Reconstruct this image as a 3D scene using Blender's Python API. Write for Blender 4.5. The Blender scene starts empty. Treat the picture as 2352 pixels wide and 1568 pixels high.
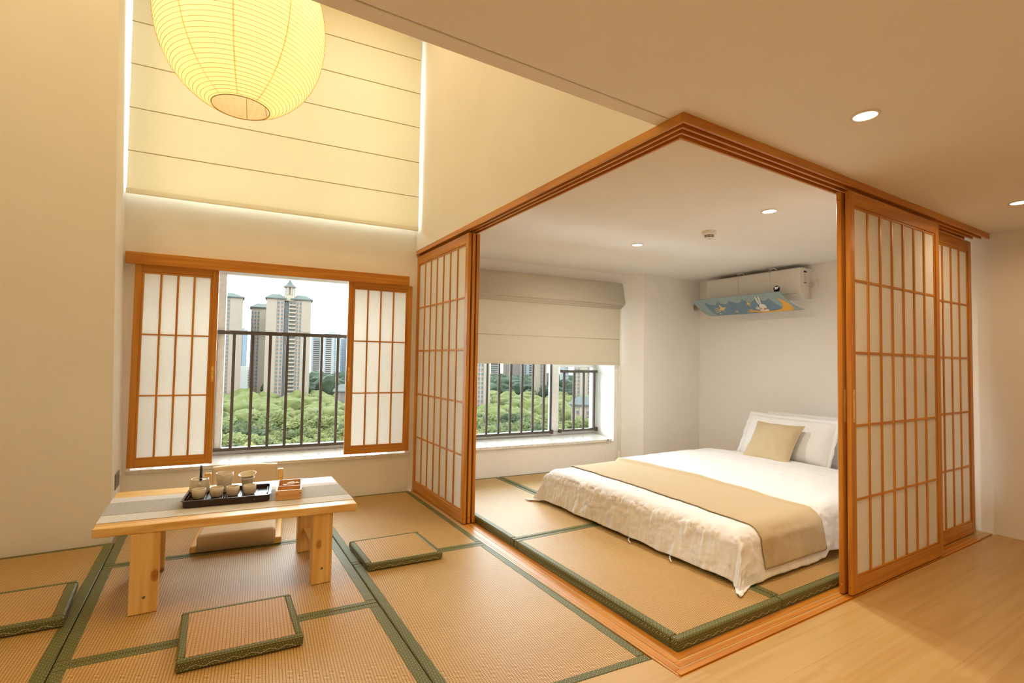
import bpy, bmesh, math, random
from mathutils import Vector, Matrix, noise

random.seed(7)
R = math.radians
S = bpy.context.scene
COL = S.collection

# ------------------------------------------------------------------ camera, world, sun, lamps, exposure
def make_camera():
    yaw, pitch, roll = R(31.075), R(2.196), R(0.995)
    fwd = Vector((math.sin(yaw) * math.cos(pitch), math.cos(yaw) * math.cos(pitch), math.sin(pitch)))
    right = Vector((math.cos(yaw), -math.sin(yaw), 0))
    up = right.cross(fwd)
    r2 = right * math.cos(roll) + up * math.sin(roll)
    u2 = up * math.cos(roll) - right * math.sin(roll)
    cd = bpy.data.cameras.new('camera')
    cd.sensor_width = 36
    cd.lens = 1152.0 / 2352 * 36
    cd.clip_start, cd.clip_end = 0.05, 3000
    c = bpy.data.objects.new('camera', cd)
    COL.objects.link(c)
    m = Matrix((r2, u2, -fwd)).transposed().to_4x4()
    m.translation = (0, 0, 1.2)
    c.matrix_world = m
    S.camera = c
make_camera()

S.view_settings.view_transform = 'Standard'
S.view_settings.look = 'None'
S.view_settings.gamma = 1
S.view_settings.use_curve_mapping = False
S.view_settings.exposure = 0.45
S.cycles.use_denoising = True
S.cycles.max_bounces = 9
S.cycles.adaptive_threshold = 0.02
S.cycles.diffuse_bounces = 6
S.cycles.transparent_max_bounces = 12
S.cycles.sample_clamp_indirect = 6

SKY = 11.0
def make_world():
    w = bpy.data.worlds.new('overcast_sky'); S.world = w; w.use_nodes = True
    nt = w.node_tree; nt.nodes.clear()
    out = nt.nodes.new('ShaderNodeOutputWorld'); bg = nt.nodes.new('ShaderNodeBackground')
    tc = nt.nodes.new('ShaderNodeTexCoord'); nz = nt.nodes.new('ShaderNodeTexNoise')
    nz.inputs['Scale'].default_value = 2.2; nz.inputs['Detail'].default_value = 5
    rp = nt.nodes.new('ShaderNodeValToRGB')
    rp.color_ramp.elements[0].position = 0.35; rp.color_ramp.elements[0].color = (0.84, 0.93, 1.0, 1)
    rp.color_ramp.elements[1].position = 0.68; rp.color_ramp.elements[1].color = (0.95, 0.98, 1.0, 1)
    nt.links.new(tc.outputs['Generated'], nz.inputs['Vector'])
    nt.links.new(nz.outputs['Fac'], rp.inputs['Fac'])
    nt.links.new(rp.outputs['Color'], bg.inputs['Color'])
    bg.inputs['Strength'].default_value = SKY
    nt.links.new(bg.outputs[0], out.inputs[0])
make_world()

def lamp(kind, name, loc, power, color, size=0.1, rot=(0, 0, 0), spread=None):
    l = bpy.data.lights.new(name, kind); l.energy = power; l.color = color
    if kind == 'AREA':
        l.shape = 'DISK'; l.size = size
        if spread: l.spread = R(spread)
    elif kind == 'SUN': l.angle = size
    else: l.shadow_soft_size = size
    o = bpy.data.objects.new(name, l); COL.objects.link(o); o.location = loc; o.rotation_euler = rot
    return o
sun = lamp('SUN', 'hazy_sun', (0, -20, 60), 2.2, (1, 0.93, 0.82), R(8), (R(42), 0, R(-28)))

WARM = (1.0, 0.71, 0.40)
SOFT = (1.0, 0.93, 0.82)
CEIL = 2.205
P_HALL, P_BED, P_LOFT = 8, 10.5, 27
# ------------------------------------------------------------------ materials
MATS = {}
def newmat(name):
    m = bpy.data.materials.new(name); m.use_nodes = True
    nt = m.node_tree; nt.nodes.clear()
    out = nt.nodes.new('ShaderNodeOutputMaterial')
    b = nt.nodes.new('ShaderNodeBsdfPrincipled')
    nt.links.new(b.outputs[0], out.inputs[0])
    MATS[name] = m
    return m, nt, b, out
def N(nt, t, **kw):
    n = nt.nodes.new(t)
    for k, v in kw.items():
        if k in n.inputs: n.inputs[k].default_value = v
        else: setattr(n, k, v)
    return n
def ramp(nt, stops):
    n = nt.nodes.new('ShaderNodeValToRGB'); e = n.color_ramp.elements
    e[0].position, e[0].color = stops[0][0], (*stops[0][1], 1)
    e[1].position, e[1].color = stops[-1][0], (*stops[-1][1], 1)
    for p, c in stops[1:-1]:
        x = e.new(p); x.color = (*c, 1)
    return n
def plain(name, col, rough=0.5, metal=0.0, var=0.06, scale=30, bump=0.0, spec=0.4):
    m, nt, b, out = newmat(name)
    tc = N(nt, 'ShaderNodeTexCoord'); nz = N(nt, 'ShaderNodeTexNoise', Scale=scale, Detail=3.0)
    nt.links.new(tc.outputs['Object'], nz.inputs['Vector'])
    r = ramp(nt, [(0.3, tuple(c * (1 - var) for c in col)), (0.7, tuple(min(1, c * (1 + var)) for c in col))])
    nt.links.new(nz.outputs['Fac'], r.inputs['Fac']); nt.links.new(r.outputs[0], b.inputs['Base Color'])
    b.inputs['Roughness'].default_value = rough; b.inputs['Metallic'].default_value = metal
    b.inputs['Specular IOR Level'].default_value = spec
    if bump:
        bp = N(nt, 'ShaderNodeBump', Strength=bump, Distance=0.002)
        nt.links.new(nz.outputs['Fac'], bp.inputs['Height']); nt.links.new(bp.outputs[0], b.inputs['Normal'])
    return m
def wood(name, light, dark, axis, rough=0.38, freq=60.0, stretch=0.04, knots=False, coat=0.0):
    m, nt, b, out = newmat(name)
    tc = N(nt, 'ShaderNodeTexCoord'); mp = N(nt, 'ShaderNodeMapping')
    sc = [1.0, 1.0, 1.0]; sc['xyz'.index(axis)] = stretch
    mp.inputs['Scale'].default_value = sc
    inf = N(nt, 'ShaderNodeObjectInfo'); ad = N(nt, 'ShaderNodeVectorMath', operation='MULTIPLY_ADD')
    ad.inputs[1].default_value = (3.1, 1.7, 2.3)
    cx = N(nt, 'ShaderNodeCombineXYZ')
    for i in range(3): nt.links.new(inf.outputs['Random'], cx.inputs[i])
    nt.links.new(cx.outputs[0], ad.inputs[0]); nt.links.new(tc.outputs['Object'], ad.inputs[2])
    nt.links.new(ad.outputs[0], mp.inputs['Vector'])
    n1 = N(nt, 'ShaderNodeTexNoise', Scale=freq * 0.22, Detail=2.0)
    nt.links.new(mp.outputs[0], n1.inputs['Vector'])
    n2 = N(nt, 'ShaderNodeTexNoise', Scale=freq * 2.2, Detail=3.0, Roughness=0.6)
    nt.links.new(mp.outputs[0], n2.inputs['Vector'])
    wv = N(nt, 'ShaderNodeMath', operation='MULTIPLY'); wv.inputs[1].default_value = 34.0
    nt.links.new(n1.outputs['Fac'], wv.inputs[0])
    sn = N(nt, 'ShaderNodeMath', operation='SINE'); nt.links.new(wv.outputs[0], sn.inputs[0])
    mr = N(nt, 'ShaderNodeMapRange'); mr.inputs['From Min'].default_value = -1
    nt.links.new(sn.outputs[0], mr.inputs['Value'])
    mx = N(nt, 'ShaderNodeMix', data_type='FLOAT'); mx.inputs[0].default_value = 0.55
    nt.links.new(mr.outputs[0], mx.inputs[2]); nt.links.new(n2.outputs['Fac'], mx.inputs[3])
    r = ramp(nt, [(0.15, dark), (0.75, light)])
    nt.links.new(mx.outputs[0], r.inputs['Fac'])
    last = r.outputs[0]
    if knots:
        mk = N(nt, 'ShaderNodeMapping'); ks = [11.0, 11.0, 11.0]; ks['xyz'.index(axis)] = 6.0
        mk.inputs['Scale'].default_value = ks; nt.links.new(ad.outputs[0], mk.inputs['Vector'])
        vo = N(nt, 'ShaderNodeTexVoronoi', Scale=1.0); nt.links.new(mk.outputs[0], vo.inputs['Vector'])
        kr = ramp(nt, [(0.05, (0.16, 0.06, 0.02)), (0.11, (0.55, 0.3, 0.1)), (0.14, (0.4, 0.2, 0.07)), (0.22, (1, 1, 1))])
        nt.links.new(vo.outputs['Distance'], kr.inputs['Fac'])
        mm = N(nt, 'ShaderNodeMix', data_type='RGBA', blend_type='MULTIPLY'); mm.inputs[0].default_value = 0.75
        nt.links.new(last, mm.inputs[6]); nt.links.new(kr.outputs[0], mm.inputs[7]); last = mm.outputs[2]
    nt.links.new(last, b.inputs['Base Color'])
    b.inputs['Roughness'].default_value = rough
    b.inputs['Coat Weight'].default_value = coat
    b.inputs['Coat Roughness'].default_value = 0.2
    bp = N(nt, 'ShaderNodeBump', Strength=0.12, Distance=0.001)
    nt.links.new(mx.outputs[0], bp.inputs['Height']); nt.links.new(bp.outputs[0], b.inputs['Normal'])
    return m
def weave(name, pitch, dash, rot, light, dark, rough=0.45):
    """woven rush: short straws in rows, brick-like, with grooves between the rows"""
    m, nt, b, out = newmat(name)
    tc = N(nt, 'ShaderNodeTexCoord'); mp = N(nt, 'ShaderNodeMapping')
    mp.inputs['Rotation'].default_value = (0, 0, rot)
    nt.links.new(tc.outputs['Object'], mp.inputs['Vector'])
    br = N(nt, 'ShaderNodeTexBrick', Scale=1.0)
    br.offset = 0.5; br.squash = 1.0
    br.inputs['Brick Width'].default_value = dash; br.inputs['Row Height'].default_value = pitch
    br.inputs['Mortar Size'].default_value = pitch * 0.20; br.inputs['Mortar Smooth'].default_value = 0.6
    br.inputs['Bias'].default_value = -0.2
    br.inputs['Color1'].default_value = (*light, 1)
    br.inputs['Color2'].default_value = (*[c * 0.86 for c in light], 1)
    br.inputs['Mortar'].default_value = (*dark, 1)
    nt.links.new(mp.outputs[0], br.inputs['Vector'])
    nz = N(nt, 'ShaderNodeTexNoise', Scale=1.6, Detail=3.0); nt.links.new(tc.outputs['Object'], nz.inputs['Vector'])
    rp = ramp(nt, [(0.3, (0.88, 0.86, 0.82)), (0.7, (1.0, 1.0, 1.0))]); nt.links.new(nz.outputs['Fac'], rp.inputs['Fac'])
    mm = N(nt, 'ShaderNodeMix', data_type='RGBA', blend_type='MULTIPLY'); mm.inputs[0].default_value = 1
    nt.links.new(br.outputs['Color'], mm.inputs[6]); nt.links.new(rp.outputs[0], mm.inputs[7])
    nt.links.new(mm.outputs[2], b.inputs['Base Color'])
    b.inputs['Roughness'].default_value = rough; b.inputs['Specular IOR Level'].default_value = 0.5
    inv = N(nt, 'ShaderNodeMath', operation='SUBTRACT'); inv.inputs[0].default_value = 1.0
    nt.links.new(br.outputs['Fac'], inv.inputs[1])
    bp = N(nt, 'ShaderNodeBump', Strength=0.5, Distance=0.002)
    nt.links.new(inv.outputs[0], bp.inputs['Height']); nt.links.new(bp.outputs[0], b.inputs['Normal'])
    return m
def brocade(name, base, dark, light, cell=0.021):
    """green edging cloth with a lattice of small diamonds"""
    m, nt, b, out = newmat(name)
    tc = N(nt, 'ShaderNodeTexCoord')
    sep = N(nt, 'ShaderNodeSeparateXYZ'); nt.links.new(tc.outputs['Object'], sep.inputs[0])
    def saw(cy, cz):
        a = N(nt, 'ShaderNodeMath', operation='MULTIPLY_ADD'); nt.links.new(sep.outputs[1], a.inputs[0]); a.inputs[1].default_value = cy; nt.links.new(sep.outputs[0], a.inputs[2])
        c = N(nt, 'ShaderNodeMath', operation='MULTIPLY_ADD'); nt.links.new(sep.outputs[2], c.inputs[0]); c.inputs[1].default_value = cz; nt.links.new(a.outputs[0], c.inputs[2])
        d = N(nt, 'ShaderNodeMath', operation='DIVIDE'); nt.links.new(c.outputs[0], d.inputs[0]); d.inputs[1].default_value = cell
        p = N(nt, 'ShaderNodeMath', operation='PINGPONG'); nt.links.new(d.outputs[0], p.inputs[0]); p.inputs[1].default_value = 0.5
        return p
    u, v = saw(1.0, 1.3), saw(-1.0, -0.7)
    mn = N(nt, 'ShaderNodeMath', operation='MINIMUM'); nt.links.new(u.outputs[0], mn.inputs[0]); nt.links.new(v.outputs[0], mn.inputs[1])
    r = ramp(nt, [(0.06, base), (0.13, dark), (0.24, dark), (0.27, base), (0.36, base), (0.40, light)])
    r.color_ramp.interpolation = 'LINEAR'
    nt.links.new(mn.outputs[0], r.inputs['Fac']); nt.links.new(r.outputs[0], b.inputs['Base Color'])
    b.inputs['Roughness'].default_value = 0.5
    b.inputs['Specular IOR Level'].default_value = 0.25
    return m
def cloth(name, col, rough=0.85, scale=400, bump=0.2, trans=0.0, var=0.08, sheen=0.1, wrinkle=0.0):
    m, nt, b, out = newmat(name)
    tc = N(nt, 'ShaderNodeTexCoord'); nz = N(nt, 'ShaderNodeTexNoise', Scale=scale, Detail=2.0)
    nt.links.new(tc.outputs['Object'], nz.inputs['Vector'])
    r = ramp(nt, [(0.3, tuple(c * (1 - var) for c in col)), (0.7, tuple(min(1, c * (1 + var)) for c in col))])
    nt.links.new(nz.outputs['Fac'], r.inputs['Fac']); nt.links.new(r.outputs[0], b.inputs['Base Color'])
    b.inputs['Roughness'].default_value = rough; b.inputs['Sheen Weight'].default_value = sheen
    b.inputs['Specular IOR Level'].default_value = 0.2
    bp = N(nt, 'ShaderNodeBump', Strength=bump, Distance=0.001); nt.links.new(nz.outputs['Fac'], bp.inputs['Height'])
    nrm = bp
    if wrinkle:
        n2 = N(nt, 'ShaderNodeTexNoise', Scale=11.0, Detail=5.0, Roughness=0.5, Distortion=0.35)
        nt.links.new(tc.outputs['Object'], n2.inputs['Vector'])
        nrm = N(nt, 'ShaderNodeBump', Strength=wrinkle, Distance=0.03)
        nt.links.new(n2.outputs['Fac'], nrm.inputs['Height']); nt.links.new(bp.outputs[0], nrm.inputs['Normal'])
    nt.links.new(nrm.outputs[0], b.inputs['Normal'])
    if trans:
        t = N(nt, 'ShaderNodeBsdfTranslucent'); nt.links.new(r.outputs[0], t.inputs['Color'])
        mx = N(nt, 'ShaderNodeMixShader'); mx.inputs[0].default_value = trans
        nt.links.new(b.outputs[0], mx.inputs[1]); nt.links.new(t.outputs[0], mx.inputs[2]); nt.links.new(mx.outputs[0], out.inputs[0])
    return m
def emit(name, col, strength):
    m, nt, b, out = newmat(name)
    b.inputs['Base Color'].default_value = (*col, 1)
    b.inputs['Emission Color'].default_value = (*col, 1); b.inputs['Emission Strength'].default_value = strength
    return m
def glass_pane(name):
    m, nt, b, out = newmat(name)
    t = N(nt, 'ShaderNodeBsdfTransparent'); t.inputs['Color'].default_value = (0.94, 0.975, 0.965, 1)
    g = N(nt, 'ShaderNodeBsdfGlossy', Roughness=0.02)
    fr = N(nt, 'ShaderNodeFresnel', IOR=1.3)
    mx = N(nt, 'ShaderNodeMixShader')
    nt.links.new(fr.outputs[0], mx.inputs[0]); nt.links.new(t.outputs[0], mx.inputs[1]); nt.links.new(g.outputs[0], mx.inputs[2])
    nt.links.new(mx.outputs[0], out.inputs[0])
    return m
def marble(name):
    m, nt, b, out = newmat(name)
    tc = N(nt, 'ShaderNodeTexCoord'); nz = N(nt, 'ShaderNodeTexNoise', Scale=7.0, Detail=8.0, Distortion=1.8)
    nt.links.new(tc.outputs['Object'], nz.inputs['Vector'])
    r = ramp(nt, [(0.35, (0.80, 0.79, 0.75)), (0.49, (0.78, 0.76, 0.71)), (0.52, (0.60, 0.57, 0.52)), (0.56, (0.80, 0.78, 0.74))])
    nt.links.new(nz.outputs['Fac'], r.inputs['Fac']); nt.links.new(r.outputs[0], b.inputs['Base Color'])
    b.inputs['Roughness'].default_value = 0.18
    return m
def foliage(name, a, c, sc=7.0):
    m, nt, b, out = newmat(name)
    tc = N(nt, 'ShaderNodeTexCoord'); nz = N(nt, 'ShaderNodeTexNoise', Scale=sc, Detail=6.0, Roughness=0.75)
    nt.links.new(tc.outputs['Object'], nz.inputs['Vector'])
    inf = N(nt, 'ShaderNodeObjectInfo')
    ad = N(nt, 'ShaderNodeMath', operation='MULTIPLY_ADD'); ad.inputs[1].default_value = 0.35; nt.links.new(inf.outputs['Random'], ad.inputs[0])
    nt.links.new(nz.outputs['Fac'], ad.inputs[2])
    r = ramp(nt, [(0.48, a), (0.80, c)] if sc > 2 else [(0.55, a), (0.78, c)]); nt.links.new(ad.outputs[0], r.inputs['Fac']); nt.links.new(r.outputs[0], b.inputs['Base Color'])
    b.inputs['Roughness'].default_value = 0.8; b.inputs['Specular IOR Level'].default_value = 0.1
    bp = N(nt, 'ShaderNodeBump', Strength=0.8, Distance=0.12 if sc > 2 else 0.9); nt.links.new(nz.outputs['Fac'], bp.inputs['Height']); nt.links.new(bp.outputs[0], b.inputs['Normal'])
    return m

PAINT = plain('wall_paint', (0.85, 0.835, 0.805), 0.9, var=0.015, scale=3, bump=0.03, spec=0.15)
PAINTC = plain('ceiling_paint', (0.85, 0.835, 0.805), 0.9, var=0.012, scale=3, spec=0.15)
CEDAR_L, CEDAR_D = (0.60, 0.255, 0.027), (0.45, 0.155, 0.011)
WX = wood('cedar_grain_x', CEDAR_L, CEDAR_D, 'x', coat=0.05)
WY = wood('cedar_grain_y', CEDAR_L, CEDAR_D, 'y', coat=0.05)
WZ = wood('cedar_grain_z', CEDAR_L, CEDAR_D, 'z', coat=0.05)
PINE_L, PINE_D = (0.82, 0.55, 0.20), (0.66, 0.36, 0.085)
PX = wood('pine_grain_x', PINE_L, PINE_D, 'x', 0.38, freq=45, coat=0.15)
PZ = wood('pine_grain_z', PINE_L, PINE_D, 'z', 0.4, freq=45, knots=True)
PY = wood('pine_grain_y', PINE_L, PINE_D, 'y', 0.4, freq=45)
LAM = wood('laminate_oak', (0.55, 0.37, 0.155), (0.48, 0.30, 0.105), 'x', 0.36, freq=42, stretch=0.035)
BOXW = wood('bamboo_box_wood', (0.70, 0.40, 0.15), (0.58, 0.29, 0.09), 'x', 0.4, freq=30)
STRAW_L, STRAW_D = (0.67, 0.53, 0.22), (0.36, 0.14, 0.018)
TAT_Y = weave('tatami_rush_rows_y', 0.0115, 0.0085, R(90), STRAW_L, STRAW_D)
TAT_X = weave('tatami_rush_rows_x', 0.0115, 0.0085, 0.0, STRAW_L, STRAW_D)
TAT_S = weave('tatami_cushion_rush', 0.0135, 0.008, R(90), (0.68, 0.53, 0.225), (0.38, 0.15, 0.022))
GREEN = brocade('green_brocade', (0.180, 0.185, 0.066), (0.058, 0.058, 0.02), (0.36, 0.36, 0.18))
THREAD = plain('pale_thread', (0.62, 0.52, 0.36), 0.8)
PAPER = cloth('shoji_paper', (0.90, 0.88, 0.84), 0.9, scale=60, bump=0.05, trans=0.45, var=0.02, sheen=0)
PAPER2 = cloth('screen_paper', (0.95, 0.94, 0.92), 0.9, scale=60, bump=0.05, trans=0.27, var=0.02, sheen=0)
BLIND = cloth('blind_linen_upper', (0.82, 0.75, 0.59), 0.9, scale=260, bump=0.25, trans=0.39, var=0.06)
BLINDB = cloth('blind_linen_bedroom', (0.70, 0.64, 0.52), 0.9, scale=260, bump=0.2, trans=0.16, var=0.05)
SEAM = cloth('blind_seam', (0.50, 0.36, 0.18), 0.9)
SHEET = cloth('white_cotton', (0.83, 0.83, 0.835), 0.85, scale=500, bump=0.1, var=0.02, wrinkle=0.5)
SHEET2 = cloth('white_cotton_smooth', (0.83, 0.83, 0.835), 0.85, scale=500, bump=0.1, var=0.02, wrinkle=0.12)
KHAKI = cloth('khaki_cotton', (0.52, 0.415, 0.26), 0.8, scale=500, bump=0.1, var=0.03, wrinkle=0.06)
LINEN = cloth('beige_upholstery', (0.64, 0.52, 0.38), 0.9, scale=420, bump=0.35, var=0.12)
RUN_L = cloth('runner_light_weave', (0.57, 0.545, 0.51), 0.9, scale=330, bump=0.4, var=0.25)
RUN_D = cloth('runner_grey_weave', (0.36, 0.335, 0.295), 0.9, scale=330, bump=0.4, var=0.28)
CERAM = plain('celadon_ceramic', (0.62, 0.55, 0.42), 0.22, var=0.05, scale=120)
RIM = plain('pale_glazed_rim', (0.80, 0.74, 0.62), 0.2)
TRAYM = plain('dark_brown_lacquer', (0.030, 0.014, 0.010), 0.28, var=0.2)
BLACK = plain('matte_black', (0.012, 0.011, 0.010), 0.5)
RAILM = plain('bronze_railing_paint', (0.085, 0.068, 0.052), 0.45)
ALU = plain('white_window_frame', (0.78, 0.79, 0.79), 0.4)
PLAS = plain('white_plastic', (0.80, 0.77, 0.71), 0.4, var=0.01)
GREYP = plain('grey_switch_plate', (0.17, 0.15, 0.12), 0.4)
IVORY = plain('ivory_bead', (0.85, 0.80, 0.68), 0.4)
GLASS = glass_pane('clear_window_glass')
MARB = marble('white_marble')
LED = emit('downlight_diffuser', (1.0, 0.90, 0.72), 6.0)
BULB = emit('lantern_bulb_glow', (1.0, 0.80, 0.45), 12.0)
NAVY = plain('dark_blue_print', (0.04, 0.06, 0.25), 0.5)
BLUEP = plain('denim_blue_print', (0.16, 0.26, 0.36), 0.55, var=0.12, scale=220)
PALEB = plain('pale_blue_print', (0.30, 0.40, 0.42), 0.55)
YELLP = plain('yellow_print', (0.78, 0.42, 0.06), 0.55)
GOLDP = plain('pale_gold_print', (0.72, 0.52, 0.20), 0.55)
WHITP = plain('white_print', (0.82, 0.78, 0.72), 0.55)
REDP = plain('red_print', (0.5, 0.10, 0.05), 0.5)
CORDM = plain('grey_white_cable', (0.66, 0.60, 0.50), 0.5)
SCREEN = plain('black_display_glass', (0.01, 0.009, 0.009), 0.15)
DIGIT = emit('display_digits', (0.9, 0.8, 0.7), 0.7)

# ------------------------------------------------------------------ geometry helpers
class G:
    def __init__(s): s.v = []; s.f = []; s.sm = []
    def add(s, vs, fs, smooth=False):
        o = len(s.v); s.v += [tuple(p) for p in vs]
        s.f += [tuple(i + o for i in f) for f in fs]; s.sm += [smooth] * len(fs)
    def box(s, x0, x1, y0, y1, z0, z1, b=0.0, fn=None):
        lo, hi = (min(x0, x1), min(y0, y1), min(z0, z1)), (max(x0, x1), max(y0, y1), max(z0, z1))
        b = min(b, *[(hi[i] - lo[i]) * 0.49 for i in range(3)]) if b else 0
        if not b:
            vs = [(x, y, z) for x in (lo[0], hi[0]) for y in (lo[1], hi[1]) for z in (lo[2], hi[2])]
            fs = [(0, 1, 3, 2), (4, 6, 7, 5), (0, 4, 5, 1), (2, 3, 7, 6), (0, 2, 6, 4), (1, 5, 7, 3)]
        else:
            vs = []
            for cx in (0, 1):
                for cy in (0, 1):
                    for cz in (0, 1):
                        c = (cx, cy, cz)
                        p = [hi[i] if c[i] else lo[i] for i in range(3)]
                        for ax in range(3):
                            q = [p[i] if i == ax else p[i] + (-b if c[i] else b) for i in range(3)]
                            vs.append(tuple(q))
            I = lambda cx, cy, cz, ax: (cx * 4 + cy * 2 + cz) * 3 + ax
            fs = []
            for d in (0, 1):
                f = [I(d, 0, 0, 0), I(d, 1, 0, 0), I(d, 1, 1, 0), I(d, 0, 1, 0)]; fs.append(f if d else f[::-1])
                f = [I(0, d, 0, 1), I(1, d, 0, 1), I(1, d, 1, 1), I(0, d, 1, 1)]; fs.append(f[::-1] if d else f)
                f = [I(0, 0, d, 2), I(1, 0, d, 2), I(1, 1, d, 2), I(0, 1, d, 2)]; fs.append(f if d else f[::-1])
            for a in (0, 1):
                for c in (0, 1):
                    fs.append([I(0, a, c, 1), I(1, a, c, 1), I(1, a, c, 2), I(0, a, c, 2)])
                    fs.append([I(a, 0, c, 0), I(a, 1, c, 0), I(a, 1, c, 2), I(a, 0, c, 2)])
                    fs.append([I(a, c, 0, 0), I(a, c, 1, 0), I(a, c, 1, 1), I(a, c, 0, 1)])
            for cx in (0, 1):
                for cy in (0, 1):
                    for cz in (0, 1):
                        fs.append([I(cx, cy, cz, 0), I(cx, cy, cz, 1), I(cx, cy, cz, 2)])
        if fn: vs = [fn(*p) for p in vs]
        s.add(vs, fs)
    def prism(s, poly, z0, z1):
        n = len(poly)
        vs = [(p[0], p[1], z0) for p in poly] + [(p[0], p[1], z1) for p in poly]
        fs = [tuple(range(n))[::-1], tuple(range(n, 2 * n))] + [(i, (i + 1) % n, n + (i + 1) % n, n + i) for i in range(n)]
        s.add(vs, fs)
    def tube(s, pts, r, seg=8, closed=False, cap=True):
        pts = [Vector(p) for p in pts]; n = len(pts); vs = []; fs = []
        up = Vector((0, 0, 1)); prev = None
        for i, p in enumerate(pts):
            t = (pts[(i + 1) % n] - pts[i - 1]) if closed else (pts[min(i + 1, n - 1)] - pts[max(i - 1, 0)])
            t.normalize()
            if prev is None:
                a = up if abs(t.z) < 0.9 else Vector((1, 0, 0)); x = t.cross(a).normalized()
            else:
                x = (prev - t * prev.dot(t)).normalized()
            prev = x; y = t.cross(x)
            rr = r[i] if isinstance(r, (list, tuple)) else r
            for k in range(seg):
                a = 2 * math.pi * k / seg
                vs.append(p + (x * math.cos(a) + y * math.sin(a)) * rr)
        m = n if closed else n - 1
        for i in range(m):
            for k in range(seg):
                j = (i + 1) % n
                fs.append((i * seg + k, i * seg + (k + 1) % seg, j * seg + (k + 1) % seg, j * seg + k))
        if cap and not closed:
            fs.append(tuple(range(seg))[::-1]); fs.append(tuple(range((n - 1) * seg, n * seg)))
        s.add(vs, fs, True)
    def lathe(s, prof, seg=32, c=(0, 0, 0), fn=None, smooth=True):
        vs = []; fs = []
        for (r, z) in prof:
            for k in range(seg):
                a = 2 * math.pi * k / seg
                p = (c[0] + r * math.cos(a), c[1] + r * math.sin(a), c[2] + z)
                vs.append(fn(p, a, r, z) if fn else p)
        for i in range(len(prof) - 1):
            for k in range(seg):
                fs.append((i * seg + k, i * seg + (k + 1) % seg, (i + 1) * seg + (k + 1) % seg, (i + 1) * seg + k))
        if prof[0][0] > 1e-5 and prof[0][0] < 1: pass
        s.add(vs, fs, smooth)
    def grid(s, nu, nv, fn, smooth=True):
        vs = [fn(i / nu, j / nv) for i in range(nu + 1) for j in range(nv + 1)]
        fs = [(i * (nv + 1) + j, (i + 1) * (nv + 1) + j, (i + 1) * (nv + 1) + j + 1, i * (nv + 1) + j + 1) for i in range(nu) for j in range(nv)]
        s.add(vs, fs, smooth)
    def mesh(s, name, mat):
        me = bpy.data.meshes.new(name); me.from_pydata(s.v, [], s.f)
        for p, q in zip(me.polygons, s.sm): p.use_smooth = q
        bm = bmesh.new(); bm.from_mesh(me); bmesh.ops.recalc_face_normals(bm, faces=bm.faces); bm.to_mesh(me); bm.free()
        me.materials.append(mat)
        return me
    def obj(s, name, mat, parent=None):
        o = bpy.data.objects.new(name, s.mesh(name, mat)); COL.objects.link(o)
        if parent: o.parent = parent
        return o

def boxobj(name, mat, parent, *a, b=0.0):
    g = G(); g.box(*a, b=b); return g.obj(name, mat, parent)
def tag(o, label, cat, group=None):
    o['label'] = label; o['category'] = cat
    if group: o['group'] = group
    return o
def thing(name, label, cat, loc=(0, 0, 0), rz=0.0, group=None):
    o = bpy.data.objects.new(name, None); COL.objects.link(o); o.empty_display_size = 0.1
    o.location = loc; o.rotation_euler = (0, 0, rz)
    return tag(o, label, cat, group)
def struct(name, g, mat, loc=(0, 0, 0), rz=0.0):
    o = g.obj(name, mat); o['kind'] = 'structure'; o.location = loc; o.rotation_euler = (0, 0, rz); return o
def sempty(name, loc=(0, 0, 0), rz=0.0):
    o = bpy.data.objects.new(name, None); COL.objects.link(o); o['kind'] = 'structure'
    o.location = loc; o.rotation_euler = (0, 0, rz); return o
def dup(root, loc, rz, label=None, group=None):
    def cp(o, par):
        c = o.copy(); COL.objects.link(c)
        if par: c.parent = par
        for ch in kids.get(o.name, []): cp(ch, c)
        return c
    kids = {}
    for o in bpy.data.objects:
        if o.parent: kids.setdefault(o.parent.name, []).append(o)
    r = cp(root, None); r.location = loc; r.rotation_euler = (0, 0, rz)
    if label: r['label'] = label
    if group: r['group'] = group
    return r
AW = R(-4.87)                       # the window wall is turned a little against the sliding tracks
W0 = Vector((1.614, 4.436, 0)); WEX = Vector((math.cos(AW), math.sin(AW), 0)); WEY = Vector((-math.sin(AW), math.cos(AW), 0))
def wp(s, d=0.0, z=0.0): return W0 + WEX * s + WEY * d + Vector((0, 0, z))

# ------------------------------------------------------------------ the room
XB, XH = 5.10, 4.95                 # bedroom head wall, hall end wall
g = G(); g.box(-1.9, XH + 0.25, -2.3, 1.36, -0.10, -0.014); g.box(-1.9, 1.59, 1.36, 4.9, -0.10, -0.034); g.box(1.59, XB + 0.1, 1.36, 4.4, -0.10, -0.002)
fl = struct('floor', g, LAM)
g = G(); g.box(0, 1.2 - 0.0003, 0, 0.2 - 0.0002, -0.014, 0, b=0.0001); pm = g.mesh('plank', LAM)
for j in range(18):
    off = (j * 0.43) % 1.2
    for i in range(-1, 7):
        x0 = -1.9 + i * 1.2 + off; y0 = 1.337 - 0.2 * (j + 1)
        if x0 < -1.9 - 0.01: 
            if x0 + 1.2 < -1.8: continue
        if x0 > 4.9: continue
        p = bpy.data.objects.new('plank', pm); COL.objects.link(p); p.parent = fl
        xa, xb = max(x0, -1.9), min(x0 + 1.2, XH)
        p.location = (xa, y0, 0); p.scale = ((xb - xa) / 1.2, 1, 1)
g = G(); g.prism([(-1.9, 1.3375), (1.585, 1.3375), (1.5815, 1.478), (0.755, 1.557), (-0.474, 1.656), (-1.9, 1.70)], -0.034, 0)
edge = g.obj('plank', LAM, fl)

g = G(); g.box(-2.05, -0.50, 4.08, 5.2, -0.1, 4.75)
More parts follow.
